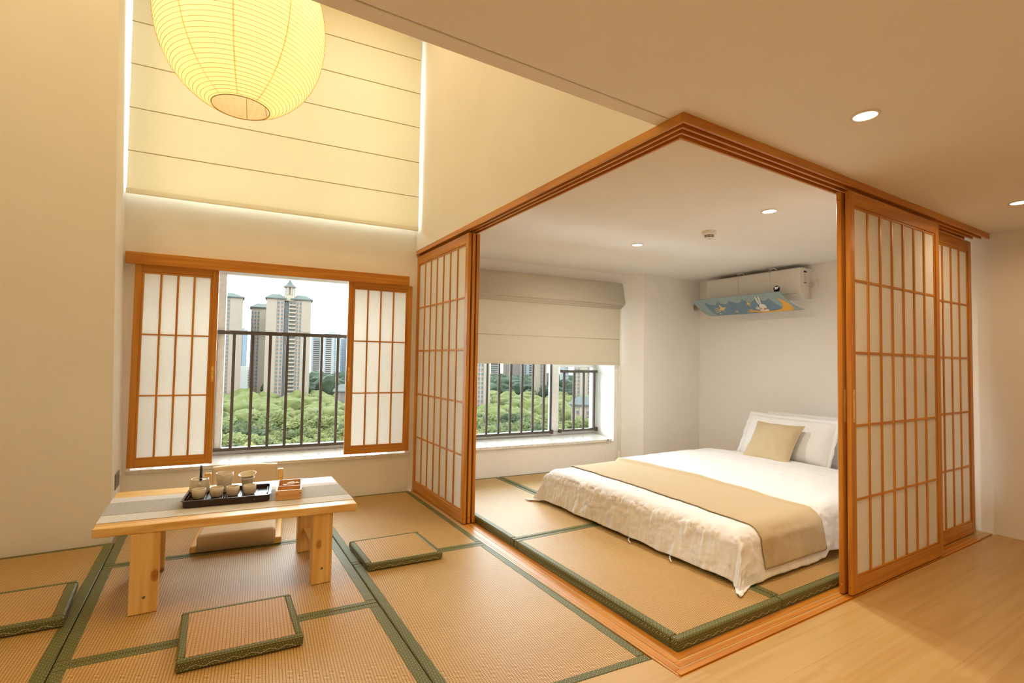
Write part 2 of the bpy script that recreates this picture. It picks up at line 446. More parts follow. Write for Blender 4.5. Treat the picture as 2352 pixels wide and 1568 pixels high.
# the return towards the window drifts outwards a little
g.v = [((-0.530 if y > 4.5 else -0.494) - 0.026 * z, y, z) if x > -0.6 else (x, y, z) for x, y, z in g.v]
struct('wall_left', g, PAINT)
g = G(); g.box(-2.05, -1.9, -2.4, 4.08, -0.1, 4.75); struct('wall_left_side', g, PAINT)
g = G(); g.box(-2.05, XH + 0.2, -2.5, -2.3, -0.1, 4.75); struct('wall_back', g, PAINT)
g = G(); g.box(XH, XB + 0.25, -2.3, 1.452, -0.1, 2.4); struct('wall_right', g, PAINT)
g = G(); g.box(XB, XB + 0.25, 1.452, 4.3, -0.1, 2.4); struct('wall_bedroom_head', g, PAINT)
# splayed side of the pillar beside the bedroom window, then its front
g = G(); a, b_ = wp(2.39), Vector((4.152, 4.035, 0))
g.prism([(a.x, a.y), (b_.x, b_.y), (XB + 0.25, 4.045), (XB + 0.25, 4.9), (4.1, 4.9)], -0.1, 2.4); struct('wall_pillar', g, PAINT)
# wall above the side track, up through the double height
g = G(); g.box(1.591, 1.72, 1.43, 4.62, 2.206, 4.75, fn=lambda x, y, z: (x + 0.010 * (y - 1.337), y, z)); struct('wall_upper', g, PAINT)
# window wall with its three openings (local frame: x along the wall, y outwards)
D = 0.52
def wbox(g, s0, s1, z0, z1, d0=0.0, d1=D): g.box(s0, s1, d0, d1, z0, z1)
g = G()
wbox(g, -2.75, 2.75, -0.1, 0.325)
wbox(g, -2.75, -2.09, 0.325, 2.40); wbox(g, -2.75, -2.25, 2.40, 4.75); wbox(g, -0.06, 0.32, 0.325, 1.945)
wbox(g, -2.09, -0.06, 1.945, 2.40); wbox(g, -0.06, 0.32, 1.945, 2.40); wbox(g, -0.004, 0.32, 2.40, 4.75)
wbox(g, -2.25, -0.004, 4.25, 4.75); wbox(g, 0.32, 2.75, 2.02, 4.75)
wbox(g, 2.30, 2.75, 0.325, 2.02)
g.v = [(2.385, y, z) if abs(x - 2.30) < 1e-6 and y > 0.3 else (x, y, z) for x, y, z in g.v]
struct('wall_window', g, PAINT, W0, AW)
# ceiling: underside of the loft over hall and bedroom, and the high ceiling
g = G(); g.box(-2.05, XB + 0.25, -2.4, 1.408, CEIL, 2.44); g.box(1.60, XB + 0.25, 1.408, 5.0, CEIL, 2.44, fn=lambda x, y, z: (x + 0.012 * (y - 1.408) if x < 2 else x, y, z))
struct('ceiling', g, PAINTC)
g = G(); g.box(-2.05, 1.599, 1.416, 1.482, CEIL, 2.44, b=0.002); struct('trim_1', g, PAINTC)
g = G(); g.box(-2.05, 1.75, -2.5, 5.2, 4.70, 4.9); g.box(1.70, 1.75, -2.5, 1.45, 2.44, 4.75); struct('ceiling_upper', g, PAINTC)
# marble sills
g = G(); g.box(-2.115, -0.022, -0.022, D - 0.02, 0.322, 0.350, b=0.003); struct('trim_2', g, MARB, W0, AW)
g = G(); g.box(0.30, 2.262, -0.022, D - 0.02, 0.322, 0.350, b=0.003)
g.v = [(2.37, y, z) if x > 2.2 and y > 0.3 else (x, y, z) for x, y, z in g.v]
struct('trim_3', g, MARB, W0, AW)

# windows: frame members, panes
def window(name, s0, s1, z0, z1, mull, d=0.44, trans=None, fr=0.05):
    w = sempty(name, W0, AW)
    boxobj('window_frame', ALU, w, s0, s1, d, d + 0.07, z0, z0 + fr, b=0.004)
    boxobj('window_frame', ALU, w, s0, s1, d, d + 0.07, z1 - fr, z1, b=0.004)
    xs = [s0, *mull, s1]
    boxobj('window_frame', ALU, w, s0, s0 + fr, d, d + 0.07, z0 + fr, z1 - fr, b=0.004)
    boxobj('window_frame', ALU, w, s1 - fr, s1, d, d + 0.07, z0 + fr, z1 - fr, b=0.004)
    for m in mull: boxobj('mullion', ALU, w, m - 0.045, m + 0.045, d - 0.02, d + 0.07, z0 + fr, z1 - fr, b=0.004)
    if trans: boxobj('transom', ALU, w, trans[0], trans[1], d, d + 0.06, trans[2], trans[2] + 0.05, b=0.004)
    for i in range(len(xs) - 1):
        a, b = xs[i] + 0.045, xs[i + 1] - 0.045
        boxobj('pane', GLASS, w, a, b, d + 0.03, d + 0.036, z0 + fr, z1 - fr)
    return w
window('window_1', -2.08, -0.07, 0.352, 1.960, [-1.59])
window('window_2', 0.34, 2.37, 0.352, 2.02, [1.79], trans=(1.83, 2.37, 1.135))
window('window_3', -2.24, -0.008, 2.40, 4.25, [-1.1])
def railing(label, s0, s1, z0, z1, bars, d, ends=False):
    t = thing('window_railing', label, 'railing', wp(0, 0, 0), AW)
    boxobj('top_rail', RAILM, t, s0, s1, d - 0.02, d + 0.02, z1 - 0.032, z1, b=0.004)
    boxobj('bottom_rail', RAILM, t, s0, s1, d - 0.018, d + 0.018, z0, z0 + 0.026, b=0.004)
    for s in bars: boxobj('bar', RAILM, t, s - 0.012, s + 0.012, d - 0.012, d + 0.012, z0 + 0.026, z1 - 0.032, b=0.003)
    for s in (s0, s1): boxobj('mounting_bracket', RAILM, t, s - 0.012, s + 0.012, d - 0.02, d + 0.03, z0 - 0.01, z0 + 0.035, b=0.002)
    return t
railing('dark bronze window railing behind the two small shoji panels', -2.02, -0.09, 0.385, 1.418, [-2.02 + 0.002, -1.895, -1.752, -1.612] + [-1.4715, -1.328, -1.19, -1.05, -0.908, -0.757, -0.616, -0.47, -0.33, -0.19], 0.405)
railing('dark bronze railing of the wide bedroom window pane', 0.40, 1.735, 0.385, 1.418, [0.50, 0.64, 0.78, 0.92, 1.062, 1.202, 1.343, 1.481, 1.622, 1.715], 0.405)
railing('short dark bronze railing of the narrow bedroom window pane', 1.845, 2.352, 0.392, 1.105, [1.891, 2.029, 2.164, 2.316], 0.405)

# ------------------------------------------------------------------ tracks of the sliding screens
TP = 0.036                                         # groove pitch
tk = thing('overhead_track', 'orange wooden overhead track with three grooves turning the bedroom corner', 'track', (1.587, 1.337, 0))
EX, EY = 4.932 - 1.587, 4.452 - 1.337
for k in range(4):
    w = 0.012; o = k * TP
    g = G(); g.box(o, EX - 0.04 * k, o, o + w, 2.166, CEIL, b=0.001); g.obj('front_rail', WX, tk)
    g = G(); g.box(o, o + w, o + w + 0.0006, EY, 2.166, CEIL, b=0.001, fn=lambda x, y, z: (x + 0.010 * y, y, z)); g.obj('side_rail', WY, tk)
boxobj('track_bed', WX, tk, 0.012, EX - 0.1, 0.002, 0.118, 2.186, CEIL - 0.0005)
g = G(); g.box(0.002, 0.118, 0.119, EY, 2.186, CEIL - 0.0005, fn=lambda x, y, z: (x + 0.010 * y, y, z)); g.obj('track_bed', WY, tk)
tb = thing('floor_track', 'orange wooden floor track with three grooves around the bedroom corner', 'track', (1.587, 1.337, 0))
EXB = 4.76 - 1.587
for k in range(4):
    o, w = ((0.0, 0.0055), (0.0135, 0.0295), (0.0510, 0.0285), (0.0870, 0.0325))[k]
    g = G(); g.box(o, EXB - 0.05 * k, o, o + w, -0.014, 0.0, b=0.0012); g.obj('front_rail', WX, tb)
    g = G(); g.box(o, o + w, o + w + 0.0006, EY, -0.014, 0.0, b=0.0012, fn=lambda x, y, z: (x + 0.010 * y, y, z)); g.obj('side_rail', WY, tb)
boxobj('track_bed', WX, tb, 0.003, EXB - 0.02, 0.003, 0.119, -0.03, -0.0115)
g = G(); g.box(0.003, 0.119, 0.12, EY, -0.03, -0.0115, fn=lambda x, y, z: (x + 0.010 * y, y, z)); g.obj('track_bed', WY, tb)

# ------------------------------------------------------------------ shoji screens
def shoji(label, loc, rz, W, H, z0, cols, rows, th=0.026, stile=0.052, rt=0.075, rb=0.08, bar=0.017, cat='sliding screen', name='sliding_screen', pull=None, pegs=False):
    t = thing(name, label, cat, loc, rz)
    z1 = z0 + H; bead = 0.014
    boxobj('stile', WZ, t, 0, stile, 0, th, z0, z1, b=0.003); boxobj('stile', WZ, t, W - stile, W, 0, th, z0, z1, b=0.003)
    boxobj('top_rail', WX, t, stile, W - stile, 0.001, th - 0.001, z1 - rt, z1, b=0.002)
    boxobj('bottom_rail', WX, t, stile, W - stile, 0.001, th - 0.001, z0, z0 + rb, b=0.002)
    xa, xb, za, zb = stile, W - stile, z0 + rb, z1 - rt
    bd = 0.006
    boxobj('inner_bead', WZ, t, xa, xa + bead, bd, th - bd, za, zb, b=0.002); boxobj('inner_bead', WZ, t, xb - bead, xb, bd, th - bd, za, zb, b=0.002)
    boxobj('inner_bead', WX, t, xa + bead, xb - bead, bd, th - bd, za, za + bead, b=0.002); boxobj('inner_bead', WX, t, xa + bead, xb - bead, bd, th - bd, zb - bead, zb, b=0.002)
    xa += bead; xb -= bead; za += bead; zb -= bead
    cw, rh = (xb - xa) / cols, (zb - za) / rows
    for i in range(1, cols): boxobj('vertical_bar', WZ, t, xa + i * cw - bar / 2, xa + i * cw + bar / 2, 0.004, th - 0.004, za, zb, b=0.0015)
    for j in range(1, rows): boxobj('horizontal_bar', WX, t, xa, xb, 0.0065, th - 0.0065, za + j * rh - bar * 0.4, za + j * rh + bar * 0.4, b=0.0015)
    g = G(); g.box(0, cw, th / 2 - 0.001, th / 2 + 0.001, 0, rh); pmesh = g.mesh('paper_pane', PAPER if rows == 3 else PAPER2)
    for i in range(cols):
        for j in range(rows):
            p = bpy.data.objects.new('paper_pane', pmesh); COL.objects.link(p); p.parent = t; p.location = (xa + i * cw, 0, za + j * rh)
    if pull is not None:
        boxobj('finger_pull', PY, t, pull - 0.008, pull + 0.008, -0.0012, 0.004, z0 + H * 0.42, z0 + H * 0.50, b=0.001)
    if pegs:
        for z in (z0 + 0.045, z1 - 0.05):
            g = G(); g.tube([(-0.0003, th / 2, z), (0.004, th / 2, z)], 0.0075, 12); g.obj('wooden_peg', WX, t)
    return t
PH = 2.142
t = shoji('front shoji screen at the hall side with its full lattice in view', (2.912, 1.337 + 0.0125, 0), 0, 1.15, PH, 0.006, 7, 5, th=0.024, pegs=True, pull=0.03)
dup(t, (2.896, 1.337 + 0.0485, 0), 0, 'second shoji screen just behind the front one, only its left edge showing')
dup(t, (3.70, 1.337 + 0.0845, 0), 0, 'rear shoji screen sticking out at the right beside the hall wall')
# side stack: local x runs towards the window
def side_screen(label, k):
    y0 = 3.335; o = 1.587 + k * TP + 0.0125 + 0.010 * (3.4 - 1.337) + 0.024
    return shoji(label, (o, y0, 0), R(90) - 0.010, 1.112, PH, 0.006, 7, 5, th=0.024, pegs=True) if k == 0 else (o, y0 - 0.0, 0)
t = side_screen('shoji screen facing the tea table, front one of the side stack', 0)
dup(t, (*side_screen('', 1)[:2], 0), R(90) - 0.010, 'middle screen of the side stack, showing only its orange edge')
dup(t, (*side_screen('', 2)[:2], 0), R(90) - 0.010, 'innermost screen of the side stack, its edge beside the bedroom opening')
# small panels in front of the living window
def wshoji(label, s, W):
    p = wp(s, -0.052)
    return shoji(label, p, AW, W, 1.492, 0.372, 4, 3, th=0.03, stile=0.042, rt=0.05, rb=0.058, bar=0.012, cat='shoji panel', name='window_panel', pull=(W - 0.02) if s < -1 else 0.02)
wshoji('small shoji panel on the marble sill at the outlet side of the window', -2.105, 0.535)
wshoji('small shoji panel on the marble sill beside the screen stack', -0.598, 0.560)
t = thing('window_header', 'orange wooden header rail over the living room window', 'rail', wp(-2.16, -0.085), AW)
boxobj('rail_board', WX, t, 0, 2.085, 0, 0.022, 1.860, 1.948, b=0.003)
boxobj('rail_top', WX, t, 0.0, 2.085, 0.022, 0.083, 1.935, 1.947, b=0.002)

# ------------------------------------------------------------------ tatami mats and cushions
def mat(name, cat, label, q, z0, z1, bx, by, woven, group=None, rnd=0.004, stitch=False, lift=0.0015):
    """q: four floor corners (front-left, front-right, back-right, back-left)"""
    q = [Vector((*p, 0)) for p in q]
    rz = math.atan2(q[1].y - q[0].y, q[1].x - q[0].x)
    t = thing(name, label, cat, q[0], rz, group)
    rot = Matrix.Rotation(-rz, 3, 'Z'); l = [rot @ (p - q[0]) for p in q]
    W = (l[1] - l[0]).length; L = (l[3] - l[0]).length
    def fn(x, y, z):
        u, v = x / W, y / L
        p = l[0] * (1 - u) * (1 - v) + l[1] * u * (1 - v) + l[2] * u * v + l[3] * (1 - u) * v
        return (p.x, p.y, z)
    g = G(); g.box(bx * 0.92, W - bx * 0.92, by * 0.92, L - by * 0.92, z0 + 0.001, z1 - lift, fn=fn); g.obj('woven_rush', woven, t)
    for a in ((0, bx, by * 0.985, L - by * 0.985), (W - bx, W, by * 0.985, L - by * 0.985)):
        g = G(); g.box(*a, z0, z1, b=rnd, fn=fn); g.obj('cloth_border', GREEN, t)
    for a in ((0, W, 0, by), (0, W, L - by, L)):
        g = G(); g.box(*a, z0, z1 - 0.0004, b=rnd, fn=fn); g.obj('cloth_border', GREEN, t)
    if stitch:
        g = G(); n = max(6, int((W - 0.06) / 0.032)); z = z0 + (z1 - z0) * 0.36; pts = []
        for i in range(n + 1):
            x = 0.03 + (W - 0.06) * i / n
            p = fn(x, 0, 0); pts.append((p[0], p[1] - 0.0012, z + (0.006 if i % 2 else -0.006)))
        g.tube(pts, 0.0008, 5); g.obj('zigzag_stitch', THREAD, t)
    return t
XS2, XS3 = -0.474, 0.755
GL = 'tatami mats around the tea table'
mat('tatami_mat', 'mat', 'tatami mat under the floor chair, against the window wall', [(XS2 + .002, 3.640), (XS3 - .002, 3.549), (XS3 - .002, 4.505), (XS2 + .002, 4.609)], -0.034, 0, 0.052, 0.036, TAT_Y, GL)
mat('tatami_mat', 'mat', 'tatami mat under the pine tea table', [(XS2 + .002, 2.578), (XS3 - .002, 2.491), (XS3 - .002, 3.545), (XS2 + .002, 3.636)], -0.034, 0, 0.052, 0.036, TAT_Y, GL)
mat('tatami_mat', 'mat', 'nearest tatami mat, half under the front floor cushion', [(XS2 + .002, 1.660), (XS3 - .002, 1.561), (XS3 - .002, 2.487), (XS2 + .002, 2.574)], -0.034, 0, 0.052, 0.036, TAT_Y, GL)
mat('tatami_mat', 'mat', 'tatami mat in the corner of window wall and screen stack', [(XS3 + .002, 3.004), (1.590, 2.958), (1.604, 4.434), (XS3 + .002, 4.505)], -0.034, 0, 0.046, 0.034, TAT_Y, GL)
mat('tatami_mat', 'mat', 'sunlit tatami mat along the side track, ending at the pale laminate', [(XS3 + .002, 1.560), (1.582, 1.480), (1.589, 2.954), (XS3 + .002, 3.000)], -0.034, 0, 0.046, 0.040, TAT_Y, GL)
mat('tatami_mat', 'mat', 'tatami mat along the plain side wall, beneath the loose extra mat', [(-1.88, 1.703), (XS2 - .002, 1.660), (XS2 - .002, 4.076), (-1.88, 4.076)], -0.034, 0, 0.052, 0.036, TAT_Y, GL)
mat('tatami_mat', 'mat', 'loose extra tatami mat lying on top of the mat by the plain side wall', [(-1.80, 2.985), (-0.507, 2.925), (-0.532, 3.372), (-1.80, 3.40)], 0.0, 0.043, 0.048, 0.03, TAT_S, None, rnd=0.007, stitch=True)
GB = 'thick tatami mats in the bedroom'
mat('tatami_mat', 'mat', 'thick tatami mat at the outer corner of the bedroom tracks', [(1.709, 1.459), (2.456, 1.459), (2.466, 2.776), (1.721, 2.786)], -0.002, 0.05, 0.042, 0.040, TAT_Y, GB, rnd=0.006, stitch=True)
mat('tatami_mat', 'mat', 'thick tatami mat at the bedroom window wall beside the screen stack', [(1.721, 2.792), (2.468, 2.782), (2.486, 4.356), (1.738, 4.420)], -0.002, 0.05, 0.042, 0.036, TAT_Y, GB, rnd=0.006)
mat('tatami_mat', 'mat', 'thick tatami mat beneath the near side of the bed', [(2.462, 1.459), (3.95, 1.459), (3.95, 2.98), (2.474, 2.98)], -0.002, 0.05, 0.040, 0.040, TAT_X, GB, rnd=0.006, stitch=True)
mat('tatami_mat', 'mat', 'thick tatami mat under the bed below the bedroom window', [(2.492, 2.99), (3.95, 2.99), (3.95, 4.235), (2.496, 4.356)], -0.002, 0.05, 0.042, 0.036, TAT_X, GB, rnd=0.006)
mat('tatami_mat', 'mat', 'thick tatami mat behind the hall screens at the bed head', [(3.955, 1.459), (5.09, 1.459), (5.09, 4.03), (3.955, 4.03)], -0.002, 0.05, 0.042, 0.036, TAT_X, GB, rnd=0.006)
mat('floor_cushion', 'cushion', 'square woven floor cushion in front of the tea table', [(-0.069, 2.294), (0.377, 2.264), (0.380, 2.690), (-0.066, 2.722)], 0.0005, 0.046, 0.032, 0.026, TAT_S, rnd=0.007, stitch=True)
mat('floor_cushion', 'cushion', 'square woven floor cushion between the tea table and the side track', [(0.802, 2.860), (1.248, 2.834), (1.242, 3.252), (0.797, 3.277)], 0.0005, 0.043, 0.032, 0.024, TAT_S, rnd=0.007, stitch=True)

# ------------------------------------------------------------------ tea table
t = thing('tea_table', 'low light pine tea table on four broad board legs', 'table', (0, 0, 0))
TQ = [(-0.423, 2.918), (0.718, 2.797), (0.727, 3.502), (-0.423, 3.642)]
TZ = 0.41
def tq(u, v):
    a = [Vector(p) for p in TQ]
    p = a[0] * (1 - u) * (1 - v) + a[1] * u * (1 - v) + a[2] * u * v + a[3] * (1 - u) * v
    return p
for k in range(2):
    g = G(); v0, v1 = (0, 0.4995) if k == 0 else (0.5005, 1)
    g.box(0, 1.14, v0 * 0.7, v1 * 0.7, 0.370, TZ, b=0.003, fn=lambda x, y, z: (*tq(x / 1.14, y / 0.7), z)); g.obj('top_board', PX, t)
def leg(x0, x1, y0, y1):
    o = G(); o.box(x0, x1, y0, y1, 0, 0.369, b=0.003); return o.obj('leg', PZ, t)
leg(-0.280, -0.168, 2.900, 2.965); leg(-0.285, -0.173, 3.418, 3.483)
leg(0.500, 0.602, 2.836, 2.901); leg(0.504, 0.606, 3.345, 3.410)
boxobj('stretcher', PY, t, -0.245, -0.205, 2.966, 3.417, 0.105, 0.145, b=0.002)
boxobj('stretcher', PY, t, 0.535, 0.575, 2.902, 3.344, 0.105, 0.145, b=0.002)
for x0, x1, y in ((-0.24, -0.21, 3.41), (0.54, 0.57, 3.337)): boxobj('bracket', GREYP, t, x0, x1, y, y + 0.008, 0.345, 0.369)
for x, y, z in ((-0.222, 2.8995, 0.075), (0.552, 2.8355, 0.08)):
    g = G(); g.tube([(x, y - 0.0015, z), (x, y + 0.004, z)], 0.0065, 12); g.obj('screw', GREYP, t)
# runner: three woven bands
t = thing('table_runner', 'woven runner with grey middle and pale bands along the tea table', 'table runner', (0, 0, 0))
def rv(u, y): return Vector((TQ[0][0] * (1 - u) + TQ[1][0] * u, 0))
LB = [3.002, 3.131, 3.374, 3.482]; RB = [2.879, 2.996, 3.261, 3.334]
for k, m in enumerate((RUN_L, RUN_D, RUN_L)):
    g = G(); zt = TZ + (0.0036 if k == 1 else 0.0024)
    def fn(x, y, z, k=k):
        u = x; yl = LB[k] * (1 - y) + LB[k + 1] * y; yr = RB[k] * (1 - y) + RB[k + 1] * y
        return (-0.4225 * (1 - u) + 0.7195 * u, yl * (1 - u) + yr * u, z)
    g.box(0, 1, 0, 1, TZ + 0.0003, zt, fn=fn); g.obj('woven_band', m, t)
ZR = TZ + 0.0040
# tray
TR = R(-6.7)
tray = thing('tea_tray', 'dark brown rectangular tea tray on the table runner', 'tray', (-0.094, 3.086, ZR), TR)
TW, TD, TH = 0.404, 0.262, 0.038
def rrect(x0, x1, y0, y1, r, n=6):
    pts = []
    for cx, cy, a0 in ((x1 - r, y0 + r, -90), (x1 - r, y1 - r, 0), (x0 + r, y1 - r, 90), (x0 + r, y0 + r, 180)):
        for i in range(n + 1):
            a = R(a0 + 90 * i / n); pts.append((cx + r * math.cos(a), cy + r * math.sin(a)))
    return pts
def ringwall(g, profs):
    """profs: list of (outline, z); joined in order"""
    n = len(profs[0][0]); vs = [(x, y, z) for o, z in profs for x, y in o]; fs = []
    for i in range(len(profs) - 1):
        for k in range(n): fs.append((i * n + k, i * n + (k + 1) % n, (i + 1) * n + (k + 1) % n, (i + 1) * n + k))
    g.add(vs, fs)
    return g
g = G()
o = lambda d, r: rrect(-d, TW + d, -d, TD + d, r)
ringwall(g, [(o(-0.004, .02), 0), (o(0, .022), 0.004), (o(0.001, .022), TH - 0.006), (o(0.007, .027), TH - 0.004), (o(0.007, .027), TH), (o(-0.004, .02), TH), (o(-0.006, .018), 0.016)])
g.f.append(tuple(range(28))[::-1]); g.sm.append(False); g.f.append(tuple(range(6 * 28, 7 * 28))); g.sm.append(False)
g.obj('tray_body', TRAYM, tray)
for i in range(26):
    x = 0.07 + i * 0.0105; boxobj('tray_slat', TRAYM, tray, x, x + 0.007, 0.012, TD - 0.012, 0.0155, 0.0185, b=0.001)
boxobj('side_handle', TRAYM, tray, 0.010, 0.016, 0.06, TD - 0.06, 0.016, 0.034, b=0.002)
boxobj('side_handle', TRAYM, tray, TW - 0.016, TW - 0.010, 0.06, TD - 0.06, 0.016, 0.034, b=0.002)
g = G(); g.tube([(0.33, -0.0015, 0.014), (0.33, -0.007, 0.014)], 0.0075, 14); g.obj('drain_plug', TRAYM, tray)
ZT = ZR + 0.0186
def lathe_obj(name, m, par, prof, seg=36, fn=None): g = G(); g.lathe(prof, seg, fn=fn); return g.obj(name, m, par)
# cups
def cup(loc, label):
    t = thing('tea_cup', label, 'cup', loc, 0, 'tea cups on the tray')
    lathe_obj('cup_body', CERAM, t, [(0.0001, 0.0), (0.022, 0), (0.0245, 0.002), (0.0295, 0.008), (0.0322, 0.018), (0.0328, 0.030), (0.0325, 0.0495), (0.0300, 0.0495), (0.0300, 0.03), (0.028, 0.014), (0.02, 0.008), (0.0001, 0.007)])
    lathe_obj('rim', RIM, t, [(0.0327, 0.0488), (0.0329, 0.0502), (0.0313, 0.0512), (0.0297, 0.0502), (0.0299, 0.0488)])
    return t
c0 = cup((-0.022, 3.196, ZT), 'ceramic tea cup in front of the teapot')
for (x, y), l in (((0.060, 3.192), 'ceramic tea cup second from the teapot side'), ((0.138, 3.180), 'ceramic tea cup standing before the tall pitcher, third in the row'), ((0.219, 3.170), 'ceramic tea cup in front of the strainer, last of the row')):
    dup(c0, (x, y, ZT), 0, l)
# teapot
t = thing('teapot', 'squat ceramic teapot with a tall dark hoop handle', 'teapot', (-0.020, 3.318, ZT))
lathe_obj('pot_body', CERAM, t, [(0.0001, 0), (0.040, 0), (0.048, 0.006), (0.0505, 0.018), (0.0485, 0.045), (0.0435, 0.075), (0.0420, 0.0785), (0.0395, 0.0785), (0.041, 0.07)])
lathe_obj('lid', CERAM, t, [(0.0405, 0.0725), (0.036, 0.0745), (0.010, 0.0765), (0.006, 0.079), (0.0065, 0.086), (0.0001, 0.088)])
lathe_obj('rim', RIM, t, [(0.0432, 0.0772), (0.0432, 0.0795), (0.0415, 0.0805), (0.0395, 0.0795), (0.0395, 0.078)])
g = G(); g.tube([(0, -0.044, 0.035), (0, -0.056, 0.046), (0, -0.068, 0.062), (0, -0.073, 0.069)], [0.014, 0.0105, 0.0075, 0.0065], 14); g.obj('spout', CERAM, t)
pts = []
for i in range(25):
    a = R(-12 + 204 * i / 24); pts.append((0.004, -0.043 * math.cos(a), 0.098 + 0.052 * math.sin(a) if math.sin(a) > 0 else 0.098 + 0.03 * math.sin(a)))
g = G()
prof = []
for p in pts: prof.append(p)
for dx in (-0.0035, 0.0, 0.0035): g.tube([(p[0] + dx, p[1], p[2]) for p in prof], 0.0031, 8)
g.obj('hoop_handle', BLACK, t)
for sy in (-1, 1):
    g = G(); g.lathe([(0.0001, -0.008), (0.006, -0.005), (0.008, 0), (0.006, 0.005), (0.0001, 0.008)], 12, (0.004, sy * 0.0435, 0.083)); g.obj('handle_knot', BLACK, t)
    g = G(); g.tube([(0.004, sy * 0.0435, 0.064), (0.004, sy * 0.0435, 0.082)], 0.003, 8); g.obj('handle_lug', CERAM, t)
# pitcher with pouring lip towards the viewer
t = thing('fairness_pitcher', 'tall ceramic pitcher with a pouring notch, middle of the tray back row', 'pitcher', (0.099, 3.296, ZT))
def lip(p, a, r, z):
    k = max(0.0, (z - 0.078) / 0.03); dd = (a - R(262) + math.pi) % (2 * math.pi) - math.pi
    w = math.exp(-(dd / 0.22) ** 2); m = k * w
    return (p[0] + math.cos(a) * 0.008 * m, p[1] + math.sin(a) * 0.008 * m, p[2] - 0.010 * m)
lathe_obj('pitcher_body', CERAM, t, [(0.0001, 0), (0.030, 0), (0.034, 0.003), (0.0375, 0.03), (0.0405, 0.07), (0.0435, 0.103), (0.0415, 0.103), (0.038, 0.07), (0.034, 0.02), (0.0001, 0.012)], 48, lip)
lathe_obj('rim', RIM, t, [(0.0437, 0.1022), (0.0440, 0.1042), (0.0425, 0.1052), (0.0411, 0.1042), (0.0413, 0.1022)], 48, lip)
# strainer on its stand
t = thing('strainer_stand', 'waisted ceramic holder beneath the tea strainer', 'holder', (0.214, 3.284, ZT))
lathe_obj('stand_body', CERAM, t, [(0.0001, 0), (0.024, 0), (0.026, 0.004), (0.0275, 0.03), (0.033, 0.058), (0.0365, 0.064), (0.0365, 0.068), (0.034, 0.069), (0.029, 0.05), (0.024, 0.02), (0.0001, 0.01)])
lathe_obj('rim', RIM, t, [(0.0367, 0.067), (0.0370, 0.0695), (0.034, 0.0702), (0.0338, 0.069)])
t = thing('tea_strainer', 'tilted ceramic tea strainer bowl resting on the waisted holder', 'strainer', (0.214, 3.284, ZT + 0.0705))
t.rotation_euler = (R(7), R(-6), 0)
lathe_obj('bowl', CERAM, t, [(0.0001, -0.013), (0.012, -0.012), (0.024, -0.004), (0.034, 0.004), (0.0435, 0.017), (0.046, 0.019), (0.0455, 0.0205), (0.042, 0.0195), (0.032, 0.008), (0.02, -0.001), (0.0001, -0.008)], 40)
lathe_obj('rim', RIM, t, [(0.0462, 0.0185), (0.0472, 0.0205), (0.0455, 0.0217), (0.043, 0.0207), (0.0425, 0.0195)], 40)
lathe_obj('mesh', GOLDP, t, [(0.0001, -0.006), (0.012, -0.005), (0.02, 0.001)], 24)
# divided sweets box
bx = thing('sweets_box', 'small divided bamboo box beside the tea tray', 'box', (0.336, 3.030, TZ + 0.0042), R(-9))
BW, BD, BH, wt = 0.131, 0.270, 0.052, 0.008
boxobj('side_board', BOXW, bx, 0, BW, 0, wt, 0, BH, b=0.001); boxobj('side_board', BOXW, bx, 0, BW, BD - wt, BD, 0, BH, b=0.001)
boxobj('side_board', BOXW, bx, 0, wt, wt, BD - wt, 0, BH, b=0.001); boxobj('side_board', BOXW, bx, BW - wt, BW, wt, BD - wt, 0, BH, b=0.001)
boxobj('divider', BOXW, bx, wt, BW - wt, 0.120, 0.127, 0.004, BH - 0.004, b=0.001); boxobj('bottom_board', BOXW, bx, wt, BW - wt, wt, BD - wt, 0, 0.005)
for x in (0.0005, BW - 0.014): boxobj('corner_spline', TRAYM, bx, x, x + 0.013, -0.0006, 0.002, BH * 0.62, BH * 0.62 + 0.0025)
BM = Matrix.Translation((0.336, 3.030, TZ + 0.0042)) @ Matrix.Rotation(R(-9), 4, 'Z')
def inbox(x, y, z): return BM @ Vector((x, y, z))
def wrapper(label, loc, rz, m, sc=1.0, wmat=None):
    t = thing('wrapped_sweet', label, 'sweet', loc, rz, None)
    g = G(); g.lathe([(0.0001, -0.016 * sc), (0.007 * sc, -0.012 * sc), (0.009 * sc, 0), (0.007 * sc, 0.012 * sc), (0.0001, 0.016 * sc)], 10, fn=lambda p, a, r, z: (z, p[0], p[1] * 0.8 + 0.007 * sc)); g.obj('sweet', m, t)
    for sgn in (-1, 1):
        g = G(); g.grid(3, 4, lambda u, v, q=sgn: (q * (0.013 + 0.016 * u) * sc, (v - 0.5) * 0.022 * u * sc, 0.007 * sc + 0.003 * math.sin(v * 9) * u)); g.obj('twist', wmat or m, t)
    return t
wrapper('white paper-wrapped sweet sticking out of the box back compartment', inbox(0.072, 0.20, 0.032), R(20), WHITP, 1.5)
wrapper('white-wrapped sweet lying low in the box back compartment', inbox(0.045, 0.165, 0.006), R(-40), WHITP, 1.1)
wrapper('red sweet at the divider of the front compartment', inbox(0.085, 0.085, 0.006), R(10), REDP, 0.9)
wrapper('orange sweet at the front of the box', inbox(0.042, 0.06, 0.006), R(70), GOLDP, 0.9)
wrapper('brown-red sweet near the corner of the front compartment', inbox(0.085, 0.045, 0.006), R(130), REDP, 0.8)

